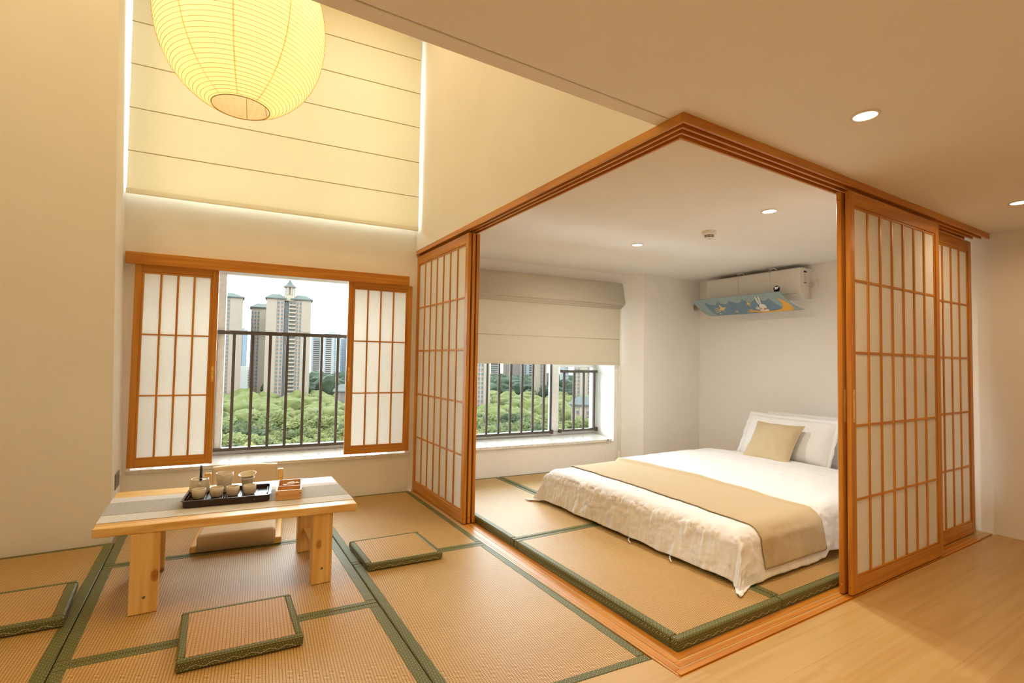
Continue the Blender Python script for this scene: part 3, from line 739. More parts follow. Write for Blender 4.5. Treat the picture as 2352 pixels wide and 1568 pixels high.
# ------------------------------------------------------------------ legless floor chair
ch = thing('floor_chair', 'legless floor chair with beige pad and pine side rails behind the table', 'chair', (-0.062, 3.626, 0.001), R(-7))
CW = 0.504
for x0 in (0, CW - 0.042):
    g = G(); g.box(x0, x0 + 0.042, 0, 0.47, 0, 0.042, b=0.006); g.obj('side_rail', PY, ch)
    sh = math.tan(R(14))
    g = G(); g.box(x0 + (0.002 if x0 else 0.0), x0 + 0.040, 0.43, 0.462, 0.03, 0.372, b=0.004, fn=lambda x, y, z: (x, y + (z - 0.03) * sh, z)); g.obj('back_post', PZ, ch)
boxobj('cross_rail', PX, ch, 0.042, CW - 0.042, 0.40, 0.43, 0.004, 0.03, b=0.003)
def pad(x0, x1, y0, y1, z0, z1, crown, fn=None, n=30):
    g = G()
    def top(u, v):
        e = min(u, 1 - u, v, 1 - v); k = 1 - max(0, 1 - e / 0.035) ** 2.2
        x = x0 + (x1 - x0) * u; y = y0 + (y1 - y0) * v
        return (x, y, z0 + (z1 - z0) * (0.86 + 0.14 * k) + crown * math.sin(math.pi * u) * math.sin(math.pi * v))
    g.grid(n, n, top)
    m = (n + 1)
    ring = [i * m for i in range(m)] + [n * m + j for j in range(1, m)] + [i * m + n for i in range(n - 1, -1, -1)] + [j for j in range(n - 1, 0, -1)]
    base = len(g.v)
    for r_ in ring: p = g.v[r_]; g.v.append((p[0], p[1], z0))
    k = len(ring)
    for i in range(k): g.f.append((ring[i], ring[(i + 1) % k], base + (i + 1) % k, base + i)); g.sm.append(True)
    g.f.append(tuple(range(base, base + k))); g.sm.append(False)
    if fn: g.v = [fn(*p) for p in g.v]
    return g
pad(0.036, CW - 0.036, -0.004, 0.42, 0.004, 0.105, 0.008).obj('seat_pad', LINEN, ch)
bs = math.tan(R(14))
def backfn(x, y, z):  # pad lies in its own plane, then is stood up against the posts
    h = y; return (x, 0.428 - z + (h + 0.12) * bs, h + 0.15 + 0.012 * (y / 0.262) * math.sin(math.pi * (x - 0.03) / 0.45))
pad(0.048, CW - 0.044, 0.0, 0.262, -0.012, 0.045, 0.006, backfn).obj('back_pad', LINEN, ch)

# ------------------------------------------------------------------ bed
BX0, BX1, BY0, BY1, BZ0, BTOP = 2.44, 5.02, 1.67, 3.41, 0.052, 0.285
g = G(); g.box(BX0 + 0.012, BX1, BY0 + 0.010, BY1 - 0.010, BZ0, BTOP, b=0.022)
mt = g.obj('mattress', SHEET2); tag(mt, 'white sheeted mattress lying on the bedroom tatami', 'mattress')
mt.data.polygons.foreach_set('use_smooth', [False] * len(mt.data.polygons))
# loose skirt of the fitted sheet with its ties at the foot
for (y, dx) in ((2.46, 0.05), (2.12, 0.06)):
    g = G(); g.tube([(BX0 + 0.012, y, 0.085), (BX0 - 0.05, y - 0.02, 0.0585), (BX0 - 0.085, y - 0.05, 0.0585), (BX0 - 0.06 - dx, y - 0.09, 0.0585)], 0.0045, 6); g.obj('sheet_tie', SHEET2, mt)
RR = 0.085
def fold(a):
    """distance from the edge -> (horizontal position from the edge, drop)"""
    if a >= RR: return a, 0.0
    q = RR - a; qa = math.pi * RR / 2
    if q < qa: th = q / RR; return RR - RR * math.sin(th), RR * (1 - math.cos(th))
    r = q - qa; return -r * 0.22, RR + r * 0.975
LW = BY1 - BY0
DT = BTOP + 0.03
def duvet(a, b, off=0.0, wr=1.0):
    xa, da = fold(a); yb, db = fold(b); yc, dc = fold(LW - b)
    if b > LW / 2: yb, db = LW - yc, dc; side = 1
    else: side = -1
    h = max(da, db) + 0.36 * min(da, db) if min(da, db) > 0 else max(da, db)
    x = BX0 - 0.030 + xa; y = BY0 + yb - 0.026 * (1 if side < 0 else -1) * (1 if db > 0 else 0)
    if da > 0.03 and db > 0.03:
        m = min(1, da * db / 0.034); x -= 0.055 * m; y += side * 0.022 * m
    crown = 0.022 * math.sin(math.pi * min(1, max(0, b / LW))) * min(1, max(0, a / 0.5))
    st = min(1, max(0, (a - 0.735) / 0.05)); st = st * st * (3 - 2 * st)
    if a < 0.735: st = 0
    z = DT + crown + 0.034 * st - h
    en = min(1, max(0, (2.05 - a) / 0.10)); z -= 0.018 * (1 - en) ** 2
    p = Vector((a * 3.0, b * 3.0, 0.3)); w = wr * 0.010
    n1 = noise.noise(p) * 0.7 + noise.noise(p * 2.7) * 0.45 + noise.noise(Vector((a * 4, b * 19, 1.1))) * (0.55 if da > 0.02 else 0.15) + noise.noise(Vector((a * 19, b * 4, 4.1))) * (0.45 if db > 0.02 else 0.1)
    n1 += (abs(noise.noise(Vector((a * 7, b * 34, 8.3)))) - 0.2) * (1.1 if da > 0.02 else 0.25) + (abs(noise.noise(Vector((a * 23 + b * 9, b * 15, 5.5)))) - 0.2) * 0.55
    k = 1 if h > 0.02 else 0.6
    if da > 0.03: x -= n1 * w * 1.3
    if db > 0.03: y += side * n1 * w * 1.2
    z += n1 * w * k * (0.4 if h > 0.05 else 1)
    zf = BZ0 + 0.006 + 0.012 * abs(noise.noise(Vector((a * 9, b * 9, 2))))
    if z < zf:
        e = zf - z; z = zf
        if da > 0: x -= e * 0.45
        if db > 0: y += side * e * 0.30
    if off:
        if da > 0.05: x -= off
        elif db > 0.05: y += side * off
        z += off if h < 0.12 else off * 0.3
    return (x, y, z)
A0, A1, B0, B1 = -0.212, 2.05, -0.215, LW + 0.215
g = G()
def dv(u, v):
    a = A0 + (A1 - A0) * u; b = B0 + (B1 - B0) * v
    if a < 0: a -= 0.012 * noise.noise(Vector((b * 5, 0, 7)))
    if b < 0: b -= 0.014 * noise.noise(Vector((a * 6, 0, 3)))
    return duvet(a, b)
g.grid(300, 270, dv)
du = g.obj('duvet', SHEET); tag(du, 'crinkled white duvet draped over the foot and sides of the bed', 'duvet')
sm = du.modifiers.new('solid', 'SOLIDIFY'); sm.thickness = 0.006; sm.offset = -1
g = G()
RA0, RA1 = 0.245, 0.775
g.grid(44, 150, lambda u, v: duvet(RA0 - 0.085 * (1 - v) + (RA1 - RA0 + 0.065 * (1 - v)) * u + 0.008 * noise.noise(Vector((v * 7, 0, 0))), (B0 + 0.045) + (LW - 2 * B0 - 0.09) * v, 0.0075, 0.75))
ru = g.obj('bed_runner', KHAKI); tag(ru, 'khaki cotton bed runner lying across the white duvet', 'bed runner')
sm = ru.modifiers.new('solid', 'SOLIDIFY'); sm.thickness = 0.003; sm.offset = 1

def pillow(name, label, cat, W, H, T, m, origin, phi, yaw=0.0, flange=0.0, sag=0.0, pinch=0.0, seed=0, group=None, par=None, roll=0.0):
    """bottom-centre at origin, leaning back at elevation phi against the bed head"""
    t = thing(name, label, cat, origin, 0, group)
    ex = Vector((0, -1, 0)); ey = Vector((math.cos(phi), 0, math.sin(phi)))
    q = Matrix.Rotation(yaw, 3, 'Z'); ex = q @ ex; ey = q @ ey; ez = ex.cross(ey)
    if ez.x > 0: ez = -ez
    rr = Matrix.Rotation(roll, 3, ez); ex = rr @ ex; ey = rr @ ey
    def surf(sgn):
        def f(u, v):
            x, y = (u - 0.5), (v - 0.5)
            e = max(0.0, (1 - (2 * abs(x)) ** 2.4)) ** 0.55 * max(0.0, (1 - (2 * abs(y)) ** 2.4)) ** 0.55
            # concave sides, pointed corners
            k = 1 - pinch * (1 - (2 * y) ** 2); kk = 1 - pinch * (1 - (2 * x) ** 2)
            px, py = x * W * k, y * H * kk
            if sag: py -= sag * (0.5 + y) * (1 - (2 * x) ** 2)
            n = noise.noise(Vector((u * 3 + seed, v * 3, sgn))) * 0.016 + noise.noise(Vector((u * 9 + seed, v * 7, sgn))) * 0.006
            d = sgn * (T / 2 * e + n * min(1, e * 2) + 0.0015)
            p = ex * px + ey * (py + H / 2) + ez * d
            return tuple(p)
        return f
    g = G(); g.grid(30, 26, surf(1)); g.grid(30, 26, surf(-1)); g.obj('filled_case', m, t)
    if flange:
        g = G(); n = 60; vs = []; fs = []
        per = []
        for i in range(n):
            s_ = i / n * 4; k = int(s_); f = s_ - k
            per.append([(-0.5 + f, -0.5), (0.5, -0.5 + f), (0.5 - f, 0.5), (-0.5, 0.5 - f)][k])
        for i, (x, y) in enumerate(per):
            wv = 0.007 * math.sin(i * 1.7 + seed) + 0.004 * math.sin(i * 0.9)
            for sc_ in (0, 1):
                px = x * W + (flange * 2 * x * sc_ if abs(x) > 0.49 else 0); py = y * H + (flange * 2 * y * sc_ if abs(y) > 0.49 else 0)
                if sag: py -= sag * (0.5 + y) * (1 - (2 * x) ** 2)
                vs.append(tuple(ex * px + ey * (py + H / 2) + ez * (wv * sc_)))
        for i in range(n): fs.append((2 * i, 2 * ((i + 1) % n), 2 * ((i + 1) % n) + 1, 2 * i + 1))
        g.add(vs, fs, True); o = g.obj('flange', m, t); s2 = o.modifiers.new('solid', 'SOLIDIFY'); s2.thickness = 0.003
    else:
        g = G(); pts = []
        for i in range(80):
            s_ = i / 80 * 4; k = int(s_); f = s_ - k
            x, y = [(-0.5 + f, -0.5), (0.5, -0.5 + f), (0.5 - f, 0.5), (-0.5, 0.5 - f)][k]
            px, py = x * W * (1 - pinch * (1 - (2 * y) ** 2)), y * H * (1 - pinch * (1 - (2 * x) ** 2))
            pts.append(ex * px + ey * (py + H / 2))
        g.tube(pts, 0.0035, 6, closed=True); g.obj('piping', m, t)
    return t
pillow('pillow', 'large white pillow with a flanged case leaning behind the khaki cushion', 'pillow', 0.80, 0.42, 0.17, SHEET2, (4.52, 2.70, DT + 0.012), R(62), flange=0.035, sag=0.01, seed=2, group=None)
pillow('pillow', 'rear white pillow mostly hidden between the front pillow and the wall', 'pillow', 0.80, 0.42, 0.16, SHEET2, (4.735, 2.62, DT + 0.002), R(66), flange=0.035, seed=5)
pillow('throw_cushion', 'square khaki cushion propped against the white pillow', 'cushion', 0.44, 0.42, 0.15, KHAKI, (4.27, 2.70, DT + 0.022), R(51), pinch=0.08, seed=9)

# ------------------------------------------------------------------ roman blinds
def fold_panel(t, m, s0, s1, z0, z1, d, bulge=0.0008):
    g = G(); g.grid(6, 2, lambda u, v: (s0 + (s1 - s0) * u, d - bulge * math.sin(math.pi * v) , z0 + (z1 - z0) * v), smooth=False); o = g.obj('fabric_section', m, t)
    sm = o.modifiers.new('solid', 'SOLIDIFY'); sm.thickness = 0.002
bl = thing('roman_blind', 'tall cream roman blind covering the upper window', 'blind', wp(0, 0, 0), AW)
DB = -0.080
zs = [2.408, 2.686, 3.006, 3.332, 3.650, 3.965, 4.28, 4.6]
for i in range(len(zs) - 1):
    s0, s1 = -2.172 - 0.003 * i, -0.006 - 0.003 * i
    fold_panel(bl, BLIND, s0, s1, zs[i] + (0.002 if i else 0), zs[i + 1] - 0.002, DB)
    if i:
        g = G(); g.tube([(s0, DB - 0.002, zs[i]), (s1, DB - 0.002, zs[i])], 0.0030, 6); g.obj('batten_seam', SEAM, bl)
boxobj('bottom_bar', BLIND, bl, -2.174, -0.006, DB - 0.012, DB + 0.010, 2.372, 2.408, b=0.004)
boxobj('head_rail', ALU, bl, -2.19, -0.04, DB - 0.012, -0.001, 4.6, 4.64, b=0.003)
def chain(t, pts, r=0.0032, step=0.0075):
    g = G(); pts = [Vector(p) for p in pts]
    for i in range(len(pts) - 1):
        n = max(1, int((pts[i + 1] - pts[i]).length / step))
        for k in range(n):
            p = pts[i].lerp(pts[i + 1], k / n)
            g.lathe([(0.0001, -r), (r, 0), (0.0001, r)], 5, p)
    g.tube(pts, 0.0009, 4)
    o = g.obj('bead_chain', IVORY, t); o['kind'] = 'stuff'; return o
chain(bl, [(-0.038, DB - 0.02, 2.372), (-0.036, DB - 0.022, 1.9), (-0.048, DB - 0.024, 1.50), (-0.042, DB - 0.024, 1.20)])
chain(bl, [(-0.030, DB - 0.018, 2.372), (-0.028, DB - 0.02, 1.9), (-0.036, DB - 0.022, 1.50), (-0.042, DB - 0.024, 1.20)])
b2 = thing('roman_blind', 'half lowered beige roman blind with a folded valance in the bedroom window', 'blind', wp(0, 0, 0), AW)
d2 = -0.045; s0, s1 = 0.25, 2.338
fold_panel(b2, BLINDB, s0, s1, 1.4592, 1.845, d2); fold_panel(b2, BLINDB, s0, s1, 1.198, 1.4588, d2)
g = G(); g.tube([(s0, d2 - 0.003, 1.459), (s1, d2 - 0.003, 1.459)], 0.003, 6); g.obj('batten_seam', BLINDB, b2)
boxobj('bottom_bar', BLINDB, b2, s0, s1, d2 - 0.011, d2 + 0.009, 1.168, 1.20, b=0.004)
def vsec(t, pts, s0, s1, nm):
    g = G(); n = len(pts) - 1
    def f(u, v):
        x = v * n; i = min(n - 1, int(x)); k = x - i
        return (s0 + (s1 - s0) * u, pts[i][0] * (1 - k) + pts[i + 1][0] * k, pts[i][1] * (1 - k) + pts[i + 1][1] * k)
    g.grid(2, n * 3, f); o = g.obj(nm, BLINDB, t); q = o.modifiers.new('solid', 'SOLIDIFY'); q.thickness = 0.003
vsec(b2, [(-0.004, 2.098), (-0.05, 2.092), (-0.066, 2.06), (-0.085, 1.96), (-0.108, 1.868), (-0.104, 1.846), (-0.085, 1.838)], s0, 2.362, 'valance_fold')
vsec(b2, [(-0.06, 1.89), (-0.085, 1.835), (-0.080, 1.822), (-0.058, 1.818)], s0, 2.352, 'lower_fold')
vsec(b2, [(-0.05, 1.86), (-0.066, 1.815), (-0.060, 1.803), (-0.046, 1.80)], s0, 2.342, 'lower_fold')
boxobj('head_rail', ALU, b2, s0, 2.355, -0.045, -0.002, 2.07, 2.094, b=0.003)
chain(b2, [(2.286, -0.066, 1.17), (2.292, -0.066, 0.7), (2.306, -0.07, 0.225)]); chain(b2, [(2.312, -0.066, 1.17), (2.314, -0.066, 0.7), (2.318, -0.07, 0.225)])
chain(b2, [(2.205, -0.03, 1.17), (2.206, -0.03, 0.7), (2.200, -0.03, 0.36), (2.165, -0.035, 0.11)], r=0.0025)
for dx in (0, 0.012, 0.03):
    g = G(); g.tube([(2.318 + dx, -0.06, 1.80), (2.320 + dx, -0.062, 0.14 if dx else 0.27)], 0.0016, 5); g.obj('lift_cord', IVORY, b2)
boxobj('cord_weight', IVORY, b2, 2.304, 2.330, -0.078, -0.064, 0.135, 0.228, b=0.004)
g = G(); g.tube([(2.20, -0.036, 0.345), (2.20, -0.026, 0.345)], 0.008, 10); g.obj('chain_clip', GREYP, b2)

# ------------------------------------------------------------------ paper lantern
LC = Vector((0.086, 2.60, 2.735)); LRX, LRZ = 0.352, 0.415
ln = thing('paper_lantern', 'large ribbed egg shaped paper lantern glowing yellow above the tea table', 'lantern', LC)
def lprof(z):
    k = max(0.0, 1 - abs(z / LRZ) ** 2.15); return LRX * k ** 0.5
m, nt, b, out = newmat('lantern_paper')
tr = N(nt, 'ShaderNodeBsdfTranslucent'); tr.inputs['Color'].default_value = (0.98, 0.88, 0.62, 1)
di = N(nt, 'ShaderNodeBsdfDiffuse'); di.inputs['Color'].default_value = (0.88, 0.80, 0.58, 1)
mx = N(nt, 'ShaderNodeMixShader'); mx.inputs[0].default_value = 0.72
nt.links.new(di.outputs[0], mx.inputs[1]); nt.links.new(tr.outputs[0], mx.inputs[2]); nt.links.new(mx.outputs[0], out.inputs[0])
LPAP = m
RIBM = plain('lantern_bamboo_rib', (0.62, 0.42, 0.15), 0.7)
ZB = -0.392
n = 48
g = G(); g.lathe([(lprof(ZB + (0.39 - ZB) * i / n), ZB + (0.39 - ZB) * i / n) for i in range(n + 1)], 64); g.obj('paper_shade', LPAP, ln)
nr = 52
for i in range(nr):
    th = math.pi * (0.115 + 0.77 * i / (nr - 1)); z = -LRZ * math.cos(th); z = max(ZB, min(0.39, z)); r = lprof(z) + 0.0008
    g = G(); g.tube([(r * math.cos(2 * math.pi * k / 48), r * math.sin(2 * math.pi * k / 48), z) for k in range(48)], 0.00085, 4, closed=True); g.obj('rib', RIBM, ln)
for k in range(10):
    a = 2 * math.pi * (k + 0.25) / 10; pts = []
    g = G(); w = 0.003
    def seam(u, v):
        z = ZB + (0.39 - ZB) * u; r = lprof(z) + 0.0006; da = (v - 0.5) * 2 * w / max(r, 0.03)
        return (r * math.cos(a + da), r * math.sin(a + da), z)
    g.grid(30, 1, seam); g.obj('paper_seam', LPAP, ln)
r0 = lprof(ZB)
g = G(); g.tube([(r0 * math.cos(2 * math.pi * k / 40), r0 * math.sin(2 * math.pi * k / 40), ZB) for k in range(40)], 0.0024, 6, closed=True); g.obj('opening_ring', RIBM, ln)
for a in (R(20), R(75)):
    g = G(); g.tube([(r0 * math.cos(a), r0 * math.sin(a), ZB), (0, 0, 0.10), (-r0 * math.cos(a), -r0 * math.sin(a), ZB)], 0.0014, 5); g.obj('wire_stretcher', RIBM, ln)
g = G(); g.lathe([(0.0001, -0.06), (0.02, -0.053), (0.032, -0.03), (0.03, -0.005), (0.016, 0.02), (0.014, 0.04)], 20, (0, 0, 0.12)); g.obj('bulb', BULB, ln)
g = G(); g.lathe([(0.0001, 0.0), (0.018, 0), (0.018, 0.06), (0.0001, 0.065)], 16, (0, 0, 0.161)); g.obj('bulb_socket', PLAS, ln)
g = G(); g.tube([(0, 0, 0.225), (0, 0, 4.70 - LC.z - 0.02)], 0.003, 6); g.obj('pendant_cord', PLAS, ln)
g = G(); g.lathe([(0.0001, -0.03), (0.05, -0.025), (0.055, 0), (0.0001, 0)], 24, (0, 0, 4.70 - LC.z)); g.obj('ceiling_rose', PLAS, ln)
lamp('POINT', 'lantern_bulb_light', LC + Vector((0, 0, 0.08)), 10, (1.0, 0.78, 0.42), 0.05)

# ------------------------------------------------------------------ downlights
def downlight(x, y, z, label, power, r=0.052, color=WARM, spread=165):
    t = thing('downlight', label, 'downlight', (x, y, z))
    g = G(); g.lathe([(r, 0.0), (r, -0.004), (r * 0.80, -0.006), (r * 0.78, 0.001)], 32); g.obj('trim_ring', PLAS, t)
    g = G(); g.lathe([(0.0001, -0.0035), (r * 0.79, -0.0030)], 32); g.obj('diffuser', LED, t)
    lamp('AREA', 'downlight_beam', (x, y, z - 0.02), power, color, r * 1.5, spread=spread)
    return t
downlight(2.212, 0.965, CEIL, 'round glowing downlight in the hall ceiling near the track corner', P_HALL)
downlight(4.14, 0.985, CEIL, 'round glowing downlight in the hall ceiling close to the end wall', P_HALL * 0.35)
downlight(3.095, 1.912, CEIL, 'round downlight in the bedroom ceiling on the screen side of the smoke detector', P_BED, color=SOFT)
downlight(3.082, 3.080, CEIL, 'round downlight in the bedroom ceiling on the blind side of the smoke detector', P_BED, color=SOFT)
downlight(0.2, 0.55, CEIL, 'added unseen downlight in the loft underside behind the camera', P_HALL)  # this and the next two: unseen lamps added as general fill
downlight(0.3, -1.2, CEIL, 'added unseen downlight in the loft underside at the back wall', P_HALL)
downlight(2.4, -1.2, CEIL, 'added unseen downlight in the hall ceiling at the back wall', P_HALL)
for i, (x, y) in enumerate(((-1.1, 2.2), (0.9, 2.1), (-0.9, 3.4), (0.9, 3.6))):  # unseen lamps added to put warm light on the upper walls
    downlight(x, y, 4.70, ('added unseen downlight in the high ceiling above the plain side wall', 'added unseen downlight in the high ceiling over the side track', 'added unseen downlight in the high ceiling over the outlet corner', 'added unseen downlight in the high ceiling near the upper blind')[i], P_LOFT * 0.3, r=0.06, color=(1.0, 0.70, 0.33))

# ------------------------------------------------------------------ smoke detector
t = thing('smoke_detector', 'white dome smoke detector on the bedroom ceiling', 'smoke detector', (3.215, 2.465, CEIL))
g = G(); g.lathe([(0.052, 0), (0.052, -0.014), (0.050, -0.017), (0.050, -0.022), (0.040, -0.030), (0.036, -0.031)], 32); g.obj('base_ring', PLAS, t)
g = G(); g.lathe([(0.030, -0.030), (0.030, -0.046)], 32); g.obj('dark_chamber', BLACK, t)
g = G(); g.lathe([(0.034, -0.0365), (0.0345, -0.0385), (0.034, -0.0405)], 32); g.obj('vent_ring', PLAS, t)
g = G(); g.lathe([(0.033, -0.046), (0.032, -0.049), (0.02, -0.053), (0.0001, -0.054)], 32); g.obj('cap', PLAS, t)
for k in range(8):
    a = 2 * math.pi * (k + 0.3) / 8; g = G(); g.tube([(0.0335 * math.cos(a), 0.0335 * math.sin(a), -0.030), (0.0335 * math.cos(a), 0.0335 * math.sin(a), -0.048)], 0.0016, 6); g.obj('vent_post', PLAS, t)
g = G(); g.lathe([(0.0001, -0.0555), (0.004, -0.055), (0.005, -0.053)], 12, (-0.006, -0.008, 0)); g.obj('indicator', GREYP, t)

# ------------------------------------------------------------------ air conditioner with printed deflector
ac = thing('air_conditioner', 'white wall mounted air conditioner high on the bedroom head wall', 'air conditioner', (XB, 0, 0))
AY0, AY1, AZ0, AZ1 = 2.715, 3.80, 1.845, 2.165
def acprof(y):
    pass
prof = [(0, AZ0 + 0.04), (-0.10, AZ0 + 0.005), (-0.155, AZ0), (-0.185, AZ0 + 0.022), (-0.197, AZ0 + 0.07), (-0.20, AZ0 + 0.16), (-0.198, AZ1 - 0.03), (-0.190, AZ1 - 0.008), (-0.175, AZ1), (0, AZ1)]
g = G(); ys = [AY0, AY0 + 0.006, AY0 + 0.03, AY1 - 0.03, AY1 - 0.006, AY1]; ins = [0.012, 0.004, 0, 0, 0.004, 0.012]
npf = len(prof); vs = []; fs = []
for y, e in zip(ys, ins):
    for x, z in prof: vs.append((x + (e * 2.4 if x < -0.15 else 0), y, z + (e * 0.5 if z < 2 else -e * 0.3)))
for i in range(len(ys) - 1):
    for k in range(npf): fs.append((i * npf + k, i * npf + (k + 1) % npf, (i + 1) * npf + (k + 1) % npf, (i + 1) * npf + k))
fs.append(tuple(range(npf))); fs.append(tuple(range((len(ys) - 1) * npf, len(ys) * npf))[::-1])
g.add(vs, fs, True); o = g.obj('casing', PLAS, ac)
em = o.modifiers.new('edges', 'EDGE_SPLIT'); em.split_angle = R(40)
boxobj('front_gap', GREYP, ac, -0.2005, -0.19, AY0 + 0.03, AY1 - 0.03, AZ0 + 0.066, AZ0 + 0.068)
g = G(); g.tube([(-0.199, 2.95, 1.972), (-0.2025, 2.95, 1.972)], 0.040, 28); g.obj('display_ring', PLAS, ac)
g = G(); g.tube([(-0.2027, 2.95, 1.972), (-0.2035, 2.95, 1.972)], 0.034, 28); dsp = g.obj('display', SCREEN, ac)
cu = bpy.data.curves.new('digits', 'FONT'); cu.body = '20\u00b0'; cu.size = 0.034; cu.align_x = 'CENTER'; cu.align_y = 'CENTER'; cu.extrude = 0.0003
cu.materials.append(DIGIT)
tmp = bpy.data.objects.new('digits_text', cu); me = bpy.data.meshes.new_from_object(tmp); me.materials.clear(); me.materials.append(DIGIT); bpy.data.objects.remove(tmp)
o = bpy.data.objects.new('digits', me); COL.objects.link(o); o.parent = dsp; o.location = (-0.2039, 2.95, 1.981); o.rotation_euler = (R(90), 0, R(-90))
lab = boxobj('energy_label', WHITP, ac, -0.142, -0.088, AY0 - 0.0012, AY0 + 0.006, 2.008, 2.135)
boxobj('label_header', NAVY, lab, -0.141, -0.089, AY0 - 0.0018, AY0, 2.115, 2.134); boxobj('label_footer', NAVY, lab, -0.141, -0.089, AY0 - 0.0018, AY0, 2.010, 2.018)
for z, m_ in ((2.100, GOLDP), (2.092, REDP), (2.072, GREYP), (2.060, GREYP), (2.045, GREYP), (2.030, GREYP)):
    boxobj('label_line', m_, lab, -0.136, -0.100 if z > 2.09 else -0.094, AY0 - 0.0017, AY0, z, z + 0.004)
# printed wind deflector: curved sheet on two wire hooks
XD = -0.255
df = thing('wind_deflector', 'blue moon and star printed wind deflector hooked under the air conditioner', 'deflector', (XB, 0, 0))
DY0, DY1 = 2.665, 3.865
def dsurf(u, v, lift=0.0):
    """u 0..1 along the unit from the near end, v 0..1 from lower to upper edge"""
    ang = R(8 + 62 * v); rr = 0.235
    x = -0.318 + rr * (math.sin(R(70)) - math.sin(ang)) * 0.62 + 0.0
    z = 1.742 + rr * (math.cos(R(8)) - math.cos(ang)) * 1.18
    # ends: the lower corner reaches out at the near end and is cut back at the far end
    y = DY0 + (DY1 - DY0) * u
    y += (0.16 * v) * (1 - u) * 1.0 - (0.16 * (1 - v)) * u
    z += 0.02 * (1 - (2 * u - 1) ** 2) * 0 + 0.006 * u
    return Vector((-0.36 + 0.16 * (1 - v) ** 1.0 * 0.9 + 0.0 + lift * -0.8, y, z - lift * 0.5))
g = G(); g.grid(40, 14, lambda u, v: tuple(dsurf(u, v))); o = g.obj('sheet', BLUEP, df)
q = o.modifiers.new('solid', 'SOLIDIFY'); q.thickness = 0.003
def dpatch(name, m, poly, lift=0.004, par=None):
    g = G(); vs = [tuple(dsurf(u, v, lift)) for u, v in poly]; cx = sum(p[0] for p in poly) / len(poly); cy = sum(p[1] for p in poly) / len(poly)
    vs.append(tuple(dsurf(cx, cy, lift))); n = len(poly)
    g.add(vs, [(i, (i + 1) % n, n) for i in range(n)]); return g.obj(name, m, par or o)
def dgrid(name, m, fn, nu, nv, lift=0.004): g = G(); g.grid(nu, nv, lambda a, c: tuple(dsurf(*fn(a, c), lift))); return g.obj(name, m, o)
dgrid('scalloped_edge', PALEB, lambda a, c: (a, 1 - c * (0.14 + 0.13 * abs(math.sin(a * math.pi * 7)))), 112, 3)
dgrid('end_print', PALEB, lambda a, c: (c * (0.10 + 0.07 * a), a), 10, 6, 0.0045); dgrid('end_print', PALEB, lambda a, c: (1 - c * (0.09 + 0.04 * a), a), 10, 6, 0.0045)
def star(u, v, r, m=GOLDP, n=4, k=0.35):
    uv = u + 0.0
    pts = []
    for i in range(2 * n):
        a = math.pi * i / n + 0.3; q_ = r if i % 2 == 0 else r * k
        pts.append((u - q_ * math.cos(a) * 0.24 - 0.13 * q_ * math.sin(a), v + q_ * math.sin(a)))
    return dpatch('star', m, pts)
star(0.735, 0.52, 0.24); star(0.40, 0.66, 0.14); star(0.62, 0.28, 0.11); star(0.45, 0.22, 0.18); star(0.83, 0.22, 0.09)
for k in range(3):
    dgrid('star_trail', GOLDP, lambda a, c, k=k: (0.775 + 0.075 * a - 0.01 * k, 0.40 + 0.09 * k - 0.08 * a + 0.03 * c), 6, 1)
    dgrid('star_trail', GOLDP, lambda a, c, k=k: (0.485 + 0.055 * a - 0.01 * k, 0.12 + 0.07 * k - 0.02 * a + 0.02 * c), 6, 1)
# crescent moon
def moon(a, c):
    th = R(-205 + 190 * a); ri = 0.42 + 0.16 * (1 - math.sin(math.pi * a)); w = 0.30 * math.sin(math.pi * a) ** 0.8
    r = ri + w * c; return (0.285 - r * 0.36 * math.cos(th) * -1 - 0.02, 0.56 + r * math.sin(th) * 0.95)
dgrid('crescent_moon', YELLP, lambda a, c: tuple(min(1, max(0.0, q_)) for q_ in moon(a, c)), 28, 3, 0.0055)
def ell(u, v, ru, rv, tilt=0.0, n=18):
    out = []
    for i in range(n):
        x, y = ru * math.cos(2 * math.pi * i / n), rv * math.sin(2 * math.pi * i / n)
        x += tilt * y; out.append((u + x - 0.13 * y, v + y))
    return out
for a_ in (ell(0.292, 0.47, 0.036, 0.135), ell(0.262, 0.75, 0.0085, 0.17, -0.02), ell(0.287, 0.75, 0.0085, 0.17, 0.03), ell(0.325, 0.25, 0.048, 0.095), ell(0.350, 0.42, 0.008, 0.10, 0.08), ell(0.372, 0.38, 0.008, 0.08, 0.14)): dpatch('rabbit_shape', WHITP, a_, 0.0065)
dpatch('bow', REDP, ell(0.300, 0.335, 0.014, 0.045), 0.0075)
for u, v in ((0.06, 0.72), (0.05, 0.40), (0.95, 0.62), (0.93, 0.42), (0.97, 0.85)): star(u, v, 0.06, WHITP, 4, 0.6)
for y in (3.36, 3.00):
    g = G(); g.tube([(-0.05, y + 0.03, AZ1 + 0.004), (-0.205, y + 0.03, AZ1 + 0.004), (-0.208, y + 0.02, 2.0), (-0.21, y, 1.955)], 0.0024, 6); g.obj('wire_hook', PLAS, df)
    g = G(); g.tube([(-0.16, y + 0.032, AZ1 + 0.002), (-0.205, y + 0.032, AZ1 + 0.018), (-0.205, y - 0.03, AZ1 + 0.018), (-0.16, y - 0.032, AZ1 + 0.002)], 0.004, 8); g.obj('clip', PLAS, df)
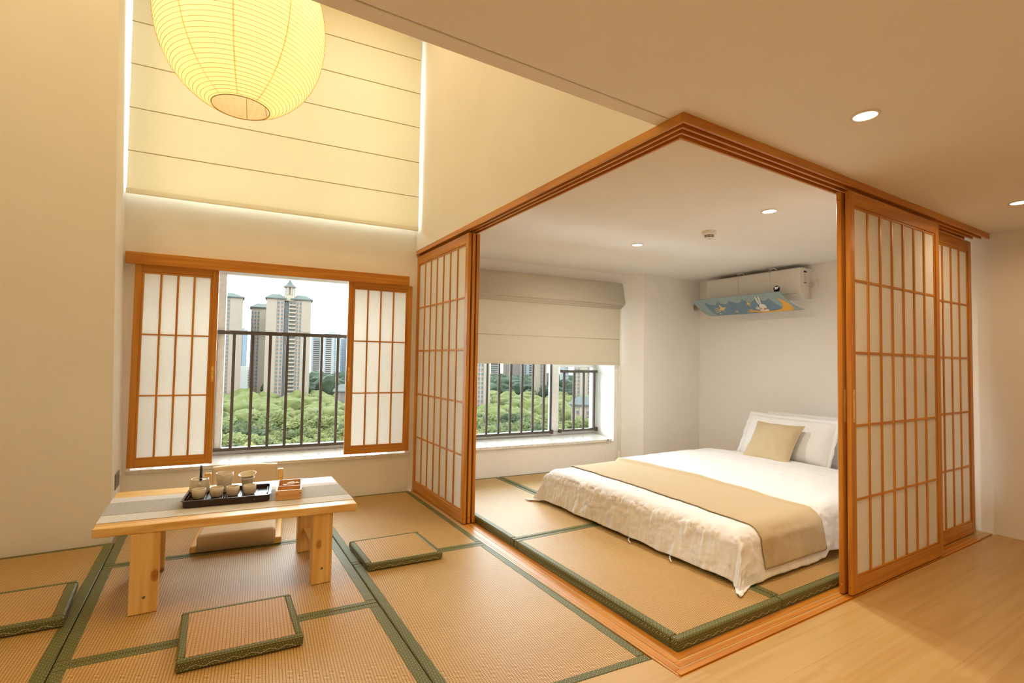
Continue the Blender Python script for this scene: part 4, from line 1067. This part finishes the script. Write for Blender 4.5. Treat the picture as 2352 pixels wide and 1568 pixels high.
# socket, plug and cable
sk = thing('wall_socket', 'square white wall socket beside the air conditioner', 'socket', (XB, 0, 0))
boxobj('back_box', PLAS, sk, -0.012, -0.0005, 2.643, 2.742, 1.945, 2.050, b=0.003); boxobj('face_plate', PLAS, sk, -0.016, -0.012, 2.650, 2.735, 1.953, 2.042, b=0.002)
pg = thing('power_plug', 'round pale plug with a cable drooping to the air conditioner', 'plug', (XB, 0, 0))
g = G(); g.tube([(-0.0165, 2.708, 2.003), (-0.045, 2.708, 2.003)], [0.026, 0.022], 20); g.obj('plug_body', CORDM, pg)
g = G(); g.tube([(-0.034, 2.708, 1.985), (-0.034, 2.712, 1.955), (-0.033, 2.716, 1.935)], [0.009, 0.008, 0.006], 10); g.obj('strain_relief', CORDM, pg)
g = G(); pts = [(-0.033, 2.716, 1.935), (-0.033, 2.712, 1.90), (-0.035, 2.715, 1.872), (-0.045, 2.724, 1.856), (-0.06, 2.726, 1.858)]
pts = [(-0.033, 2.716, 1.935), (-0.033, 2.708, 1.90), (-0.036, 2.698, 1.875), (-0.05, 2.698, 1.862), (-0.075, 2.7125, 1.866)]
g.tube(pts, 0.0045, 8); g.obj('cable', CORDM, pg)
# pipe through the pillar wall
pp = thing('refrigerant_pipe', 'tan pipe with a pale cover ring entering the pillar wall beside the air conditioner', 'pipe', (0, 0, 0))
g = G(); g.lathe([(0.075, 0), (0.072, 0.004), (0.034, 0.008), (0.034, 0)], 28, (0, 0, 0), fn=lambda p, a, r, z: (5.02 + p[0], 4.0435 - z, 1.885 + p[1])); g.obj('cover_ring', PLAS, pp)
g = G(); g.tube([(5.02, 4.05, 1.885), (5.02, 3.95, 1.885), (5.02, 3.80, 1.89)], 0.027, 16); g.obj('wrapped_pipe', plain('tan_pipe_wrap', (0.42, 0.30, 0.20), 0.7), pp)
# dark sockets
t = thing('wall_socket', 'dark grey double socket low on the return of the side wall', 'socket', (-0.5105, 4.31, 0.347))
for k, (y0, y1) in enumerate(((-0.085, -0.001), (0.001, 0.085))):
    boxobj('face_plate', GREYP, t, 0.0, 0.009, y0, y1, -0.052, 0.052, b=0.003)
    for dz in (-0.02, 0.0, 0.02): boxobj('slot', BLACK, t, 0.0088, 0.0095, (y0 + y1) / 2 - 0.008, (y0 + y1) / 2 + 0.008, dz - 0.003, dz + 0.003)
t = thing('wall_socket', 'dark socket on the bed head wall half hidden by the pillows', 'socket', (XB, 2.42, 0.285))
boxobj('face_plate', GREYP, t, -0.010, -0.0005, -0.045, 0.045, -0.045, 0.045, b=0.003); boxobj('slot', BLACK, t, -0.0105, -0.0098, -0.01, 0.01, -0.003, 0.003)

# ------------------------------------------------------------------ the town outside
GZ = -42.0                                            # park level below the flat
g = G(); g.prism([(-900, 60), (1500, 60), (1500, 1600), (-900, 1600)], GZ - 1.0, GZ)
struct('ground', g, plain('park_ground', (0.022, 0.030, 0.010), 0.95, var=0.3, scale=0.05))
STONE = plain('beige_facade', (0.080, 0.061, 0.043), 0.7, var=0.05, scale=0.3)
STONE2 = plain('pale_beige_facade', (0.090, 0.071, 0.051), 0.7, var=0.05, scale=0.3)
STONEB = plain('brown_facade', (0.052, 0.036, 0.026), 0.85)
GREYF = plain('hazed_grey_facade', (0.087, 0.094, 0.097), 0.8)  # far grey fronts, paled and cooled to carry haze in the colour
BLUEF = plain('hazed_blue_facade', (0.051, 0.064, 0.078), 0.7)  # distance haze put into the bluish facade colour
WHITEF = plain('white_facade', (0.098, 0.094, 0.089), 0.8)
ROOFM = plain('slate_roof', (0.034, 0.038, 0.036), 0.9, spec=0.05)
WING = plain('tower_window_glass', (0.018, 0.025, 0.028), 0.7)
DARKW = plain('painted_recess_shade', (0.021, 0.017, 0.014), 0.7)  # shade of deep bays and balconies put into a dark colour
REDB = plain('red_brick_spandrel', (0.075, 0.032, 0.018), 0.7)
def tower(label, az, dist, w, d, ztop, cols, wall=STONE, floor_h=2.95, roof='hip', yaw=None, name='apartment_tower', z0=GZ, band=True, spire=False):
    """az: unit direction on the ground plane; cols: list of (x0, x1, kind) across the front, in shares of the width"""
    n = math.hypot(*az); c = Vector((az[0] / n * dist, az[1] / n * dist, z0))
    rz = -math.atan2(az[0], az[1]) if yaw is None else yaw
    t = thing(name, label, 'building', c, rz)
    H = ztop - z0
    for (x0, x1, kind) in cols:                       # bays stand at their own depths
        xa, xb = -w / 2 + x0 * w, -w / 2 + x1 * w
        dy = {'plain': 0.0, 'win': 0.5, 'bal': 0.9, 'dark': 2.2}[kind]
        g = G(); g.box(xa, xb, dy, d, 0, H); g.obj('facade_bay', wall if kind != 'dark' else DARKW, t)
        if kind == 'plain':
            if band:
                g = G()
                for z in (H * 0.13, H * 0.72): g.box(xa - 0.12, xb + 0.12, -0.3, 0.0, z, z + 0.6)
                g.obj('string_course', STONE2, t)
            continue
        gw, gs, gr = G(), G(), G()
        nf = int(H / floor_h)
        nw = max(1, round((xb - xa) / 2.1))
        for f in range(nf):
            zb = f * floor_h
            if zb < 8: continue
            if kind in ('win', 'dark'):
                for k in range(nw):
                    xc = xa + (k + 0.5) * (xb - xa) / nw; ww = (xb - xa) / nw * 0.30
                    gw.box(xc - ww, xc + ww, dy - 0.12, dy + 0.05, zb + 0.9, zb + 2.5)
                    if kind == 'win': gr.box(xc - ww, xc + ww, dy - 0.10, dy + 0.05, zb + 0.1, zb + 0.75)
            else:
                gw.box(xa + 0.5, xb - 0.5, dy - 0.1, dy + 0.05, zb + 0.3, zb + 2.55)
                gs.box(xa + 0.1, xb - 0.1, dy - 1.3, dy + 0.05, zb - 0.1, zb + 0.95)
        o = gw.obj('window_and_shade_rows', WING if kind != 'bal' else DARKW, t); o['kind'] = 'stuff'  # in balcony bays these are dark boxes standing in for the shade
        if gs.v: o = gs.obj('balcony_rows', STONE2 if wall in (STONE, STONE2) else WHITEF, t); o['kind'] = 'stuff'
        if gr.v and wall in (STONE, STONE2): o = gr.obj('spandrel_rows', REDB, t); o['kind'] = 'stuff'
    if roof == 'hip':
        for (a, b) in (((0, 0.40), (0.56, 1.0)) if spire else ((0, 1.0),)):
            xa, xb = -w / 2 + a * w - 1.1, -w / 2 + b * w + 1.1
            g = G(); m = (xb - xa) * 0.3; rh = 4.6
            g.add([(xa, -1.1, H), (xb, -1.1, H), (xb, d + 1, H), (xa, d + 1, H), (xa, -1.1, H + 0.7), (xb, -1.1, H + 0.7), (xb, d + 1, H + 0.7), (xa, d + 1, H + 0.7), (xa + m, d * 0.45, H + rh), (xb - m, d * 0.45, H + rh)],
                  [(0, 1, 2, 3), (0, 1, 5, 4), (1, 2, 6, 5), (2, 3, 7, 6), (3, 0, 4, 7), (4, 5, 9, 8), (5, 6, 9), (6, 7, 8, 9), (7, 4, 8)])
            g.obj('hipped_roof', ROOFM, t)
    elif roof == 'flat':
        g = G(); g.box(-w / 2, w / 2, 0, d, H, H + 1.2); g.box(-w * 0.22, w * 0.18, d * 0.2, d * 0.7, H + 1.2, H + 4.2); g.obj('roof_block', wall, t)
    if spire:
        r = w * 0.128; cx = 0.0
        g = G(); g.lathe([(r * 1.25, H - 1), (r * 1.25, H + 1.6), (r * 1.05, H + 1.8), (r * 1.05, H + 3.4), (r * 0.9, H + 3.6)], 8, (cx, 4, 0), smooth=False); g.obj('turret_base', STONE2, t)
        for k in range(8):
            a = 2 * math.pi * k / 8 + 0.39; px, py = cx + r * 0.86 * math.cos(a), 4 + r * 0.86 * math.sin(a)
            g = G(); g.box(px - 0.55, px + 0.55, py - 0.55, py + 0.55, H + 3.6, H + 9.2); g.obj('turret_pillar', STONE2, t)
        g = G(); g.lathe([(r * 0.62, H + 3.6), (r * 0.62, H + 9.2)], 8, (cx, 4, 0)); g.obj('turret_core', STONE, t)
        g = G(); g.lathe([(r * 1.0, H + 9.2), (r * 1.22, H + 9.9), (r * 1.22, H + 10.3)], 8, (cx, 4, 0), smooth=False); g.obj('turret_cornice', STONE2, t)
        g = G(); g.lathe([(r * 1.25, H + 10.2), (r * 0.62, H + 12.0), (r * 0.22, H + 14.6), (0.02, H + 17.5)], 8, (cx, 4, 0), smooth=False); g.obj('turret_roof', ROOFM, t)
    return t
C1 = [(0, 0.225, 'plain'), (0.225, 0.39, 'win'), (0.39, 0.49, 'dark'), (0.49, 0.66, 'bal'), (0.66, 0.78, 'win'), (0.78, 1.0, 'plain')]
tower('tall beige tower crowned by a small domed turret behind the park', (0.122, 0.9925), 420, 31.5, 20, 45.2, C1, STONE, spire=True)
tower('lower beige tower close behind the turreted tower', (0.0775, 0.997), 455, 15, 22, 40.5, [(0, 0.42, 'win'), (0.42, 0.78, 'plain'), (0.78, 1.0, 'win')], STONE2, yaw=R(-4))
tower('beige tower at the shoji panel edge, far from the turret tower', (0.019, 0.9998), 430, 25, 20, 45.0, [(0, 0.25, 'dark'), (0.25, 0.48, 'win'), (0.48, 0.66, 'win'), (0.66, 1.0, 'plain')], STONE)
tower('slim blue grey tower far behind in the gap', (0.0495, 0.9988), 950, 14, 20, 44, [(0, 0.5, 'win'), (0.5, 1.0, 'plain')], BLUEF, roof='flat', band=False)
tower('low white terraced block in the gap between two beige towers', (0.055, 0.9985), 700, 32, 20, -16, [(0, 0.3, 'bal'), (0.3, 0.6, 'plain'), (0.6, 1, 'bal')], WHITEF, roof='flat', band=False, name='terraced_block')
tower('grey high-rise just beside the turreted tower, far away', (0.170, 0.9854), 820, 15, 20, 31, [(0, 0.2, 'plain'), (0.2, 0.8, 'bal'), (0.8, 1, 'plain')], GREYF, roof='flat', band=False)
tower('pale grey high-rise with a raised roof block, tallest of the far group', (0.197, 0.980), 800, 24, 20, 36, [(0, 0.12, 'plain'), (0.12, 0.45, 'bal'), (0.45, 0.62, 'plain'), (0.62, 0.92, 'win'), (0.92, 1, 'plain')], GREYF, roof='flat', band=False)
tower('blue grey high-rise partly behind the edge of the shoji panel', (0.223, 0.975), 840, 24, 20, 31, [(0, 0.2, 'plain'), (0.2, 0.5, 'win'), (0.5, 0.62, 'plain'), (0.62, 1.0, 'bal')], BLUEF, roof='flat', band=False)
tower('small tan house among the trees under the far high-rises', (0.2215, 0.9752), 330, 12, 12, -20, [(0, 0.3, 'plain'), (0.3, 0.7, 'win'), (0.7, 1, 'plain')], STONEB, band=False, name='park_house')
# seen from the bedroom
tower('beige tower at the edge of the screen stack in the bedroom window', (0.461, 0.887), 330, 14, 18, 30, [(0, 0.25, 'plain'), (0.25, 0.7, 'win'), (0.7, 1, 'plain')], STONE2)
tower('distant white tower behind the first bedroom window bars', (0.487, 0.873), 760, 12, 18, 14, [(0, 1, 'bal')], WHITEF, roof='flat', band=False)
tower('brown striped high-rise in the middle of the bedroom window', (0.518, 0.855), 620, 24, 18, 46, [(0, 0.15, 'plain'), (0.15, 0.4, 'win'), (0.4, 0.5, 'dark'), (0.5, 0.85, 'win'), (0.85, 1, 'plain')], STONEB, roof='flat', band=False)
tower('grey striped high-rise next to the brown one in the bedroom window', (0.546, 0.838), 640, 19, 18, 44, [(0, 0.3, 'win'), (0.3, 0.5, 'plain'), (0.5, 0.9, 'bal'), (0.9, 1, 'plain')], GREYF, roof='flat', band=False)
tower('plain beige tower at the bedroom window mullion', (0.564, 0.826), 440, 12, 18, 40, [(0, 0.5, 'plain'), (0.5, 0.75, 'win'), (0.75, 1, 'plain')], STONE)
tower('grey tower behind the bars of the narrow bedroom pane', (0.603, 0.798), 520, 9, 16, 30, [(0, 0.6, 'plain'), (0.6, 1, 'win')], GREYF, roof='flat', band=False)
tower('broad beige tower in the narrow bedroom pane', (0.634, 0.773), 400, 17, 18, 34, [(0, 0.3, 'win'), (0.3, 0.62, 'plain'), (0.62, 0.78, 'win'), (0.78, 1, 'plain')], STONE2)
tower('low beige villa among the trees in the narrow bedroom pane', (0.633, 0.774), 270, 13, 12, -22, [(0, 0.35, 'win'), (0.35, 0.6, 'plain'), (0.6, 1, 'win')], STONE2, band=False, name='park_villa')

# trees: one crown per thing, meshes shared
LEAF = [foliage('foliage_olive', (0.012, 0.0165, 0.006), (0.070, 0.065, 0.022)), foliage('foliage_green', (0.008, 0.0145, 0.006), (0.049, 0.054, 0.017)), foliage('foliage_deep', (0.005, 0.010, 0.0055), (0.021, 0.032, 0.016))]
LEAFM = [foliage('wood_olive', (0.012, 0.0165, 0.006), (0.070, 0.065, 0.022), 1.0), foliage('wood_green', (0.008, 0.0145, 0.006), (0.049, 0.054, 0.017), 1.0), foliage('wood_deep', (0.005, 0.010, 0.0055), (0.021, 0.032, 0.016), 1.0)]
def crown_mesh(name, m, seed, sub=4, flat=0.75):
    bm = bmesh.new(); bmesh.ops.create_icosphere(bm, subdivisions=sub, radius=1.0)
    for v in bm.verts:
        p = v.co.copy()
        n = noise.noise(p * 1.6 + Vector((seed, 0, 0))) * 0.34 + noise.noise(p * 4.2 + Vector((0, seed, 0))) * 0.22 + abs(noise.noise(p * 9.0 + Vector((0, 0, seed)))) * 0.26 + (noise.noise(p * 21.0 + Vector((seed, seed, 0))) * 0.13 if sub > 4 else 0)
        v.co = p * (0.92 + n); v.co.z *= flat
    r = bmesh.ops.create_cone(bm, cap_ends=True, segments=6, radius1=0.09, radius2=0.06, depth=1.3)
    for v in r['verts']: v.co.z -= 1.0
    for f in bm.faces: f.smooth = False
    me = bpy.data.meshes.new(name); bm.to_mesh(me); bm.free(); me.materials.append(m); return me
CM = [[crown_mesh('tree', LEAF[k], 3.7 * s_ + k, 5) for s_ in range(3)] for k in range(3)]
rnd = random.Random(11)
def crown(x, y, r, k, label, group, z=None):
    o = bpy.data.objects.new('tree', CM[k][rnd.randrange(3)]); COL.objects.link(o)
    h = r * 1.5
    o.location = (x, y, (GZ + h) if z is None else z); o.rotation_euler = (0, 0, rnd.random() * 6.28); s_ = r * (0.9 + 0.25 * rnd.random()); o.scale = (s_, s_, r * (0.95 + 0.3 * rnd.random()))
    tag(o, label, 'tree', group)
taken = [(o.location.x + math.sin(-o.rotation_euler.z) * 10, o.location.y + math.cos(o.rotation_euler.z) * 10, 16) for o in bpy.data.objects if o.get('category') == 'building']
def free(x, y, r):
    for (a, b, q) in taken:
        if (a - x) ** 2 + (b - y) ** 2 < ((r + q) * 0.66) ** 2: return False
    taken.append((x, y, r)); return True
bands = [(150, 205, 4.6, 0), (205, 285, 5.2, 1)]
wedges = [(0.015, 0.245, 'living', 150), (0.465, 0.70, 'bed', 150)]
LAB = {('living', 0): 'pale olive tree crown low in the living room window', ('living', 1): 'green tree crown midway up the park in the living room window',
       ('bed', 0): 'pale olive tree crown low in the bedroom window', ('bed', 1): 'green tree crown midway up the park in the bedroom window'}
for (t0, t1, nm, cap) in wedges:
    cnt = 0
    for (d0, d1, r0, k) in bands:
        tries = 0
        while tries < 2600 and cnt < cap:
            tries += 1
            th = t0 + (t1 - t0) * rnd.random(); d = d0 + (d1 - d0) * rnd.random() ; r = r0 * (0.8 + 0.5 * rnd.random())
            x, y = d * math.sin(th), d * math.cos(th)
            if not free(x, y, r): continue
            crown(x, y, r, k, LAB[(nm, k)], 'trees of the park, ' + ('living room window' if nm == 'living' else 'bedroom window')); cnt += 1
# beyond the ones that can be told apart: one wood, and the trees at the sides
def wood_mass(name, label, spec, m, k):
    g = G(); base = [crown_mesh('tmp', m, 1.3 * s_, 3) for s_ in range(3)]
    for (x, y, r) in spec:
        b = base[rnd.randrange(3)]; a = rnd.random() * 6.28; ca, sa = math.cos(a), math.sin(a); hz = GZ + r * 1.45
        if k == 2: hz += 3
        g.add([(x + (v.co.x * ca - v.co.y * sa) * r, y + (v.co.x * sa + v.co.y * ca) * r, hz + v.co.z * r * 1.1) for v in b.vertices], [tuple(p.vertices) for p in b.polygons])
    me = bpy.data.meshes.new(name); me.from_pydata(g.v, [], g.f); me.materials.append(m); me.polygons.foreach_set('use_smooth', [True] * len(me.polygons))
    o = bpy.data.objects.new(name, me); COL.objects.link(o); o['kind'] = 'stuff'; tag(o, label, 'woodland')
def scatter(d0, d1, t0, t1, r0, nmax):
    out = []; tries = 0
    while len(out) < nmax and tries < nmax * 12:
        tries += 1
        th = t0 + (t1 - t0) * rnd.random(); d = math.sqrt(d0 * d0 + (d1 * d1 - d0 * d0) * rnd.random()); r = r0 * (0.8 + 0.5 * rnd.random()); x, y = d * math.sin(th), d * math.cos(th)
        if free(x, y, r): out.append((x, y, r))
    return out
wood_mass('woodland', 'dense green wood at the foot of the towers, beyond the nearer tree crowns', scatter(285, 425, -0.35, 0.92, 6.6, 900), LEAFM[1], 1)
wood_mass('woodland', 'dark green wooded rise under the far high-rises', scatter(425, 640, 0.10, 0.80, 8.5, 420), LEAFM[2], 2)
wood_mass('woodland', 'pale olive wood at the sides of the near park', scatter(150, 285, -0.35, 0.015, 5.4, 230) + scatter(150, 285, 0.245, 0.465, 5.0, 220) + scatter(150, 285, 0.70, 0.92, 5.4, 150), LEAFM[0], 0)
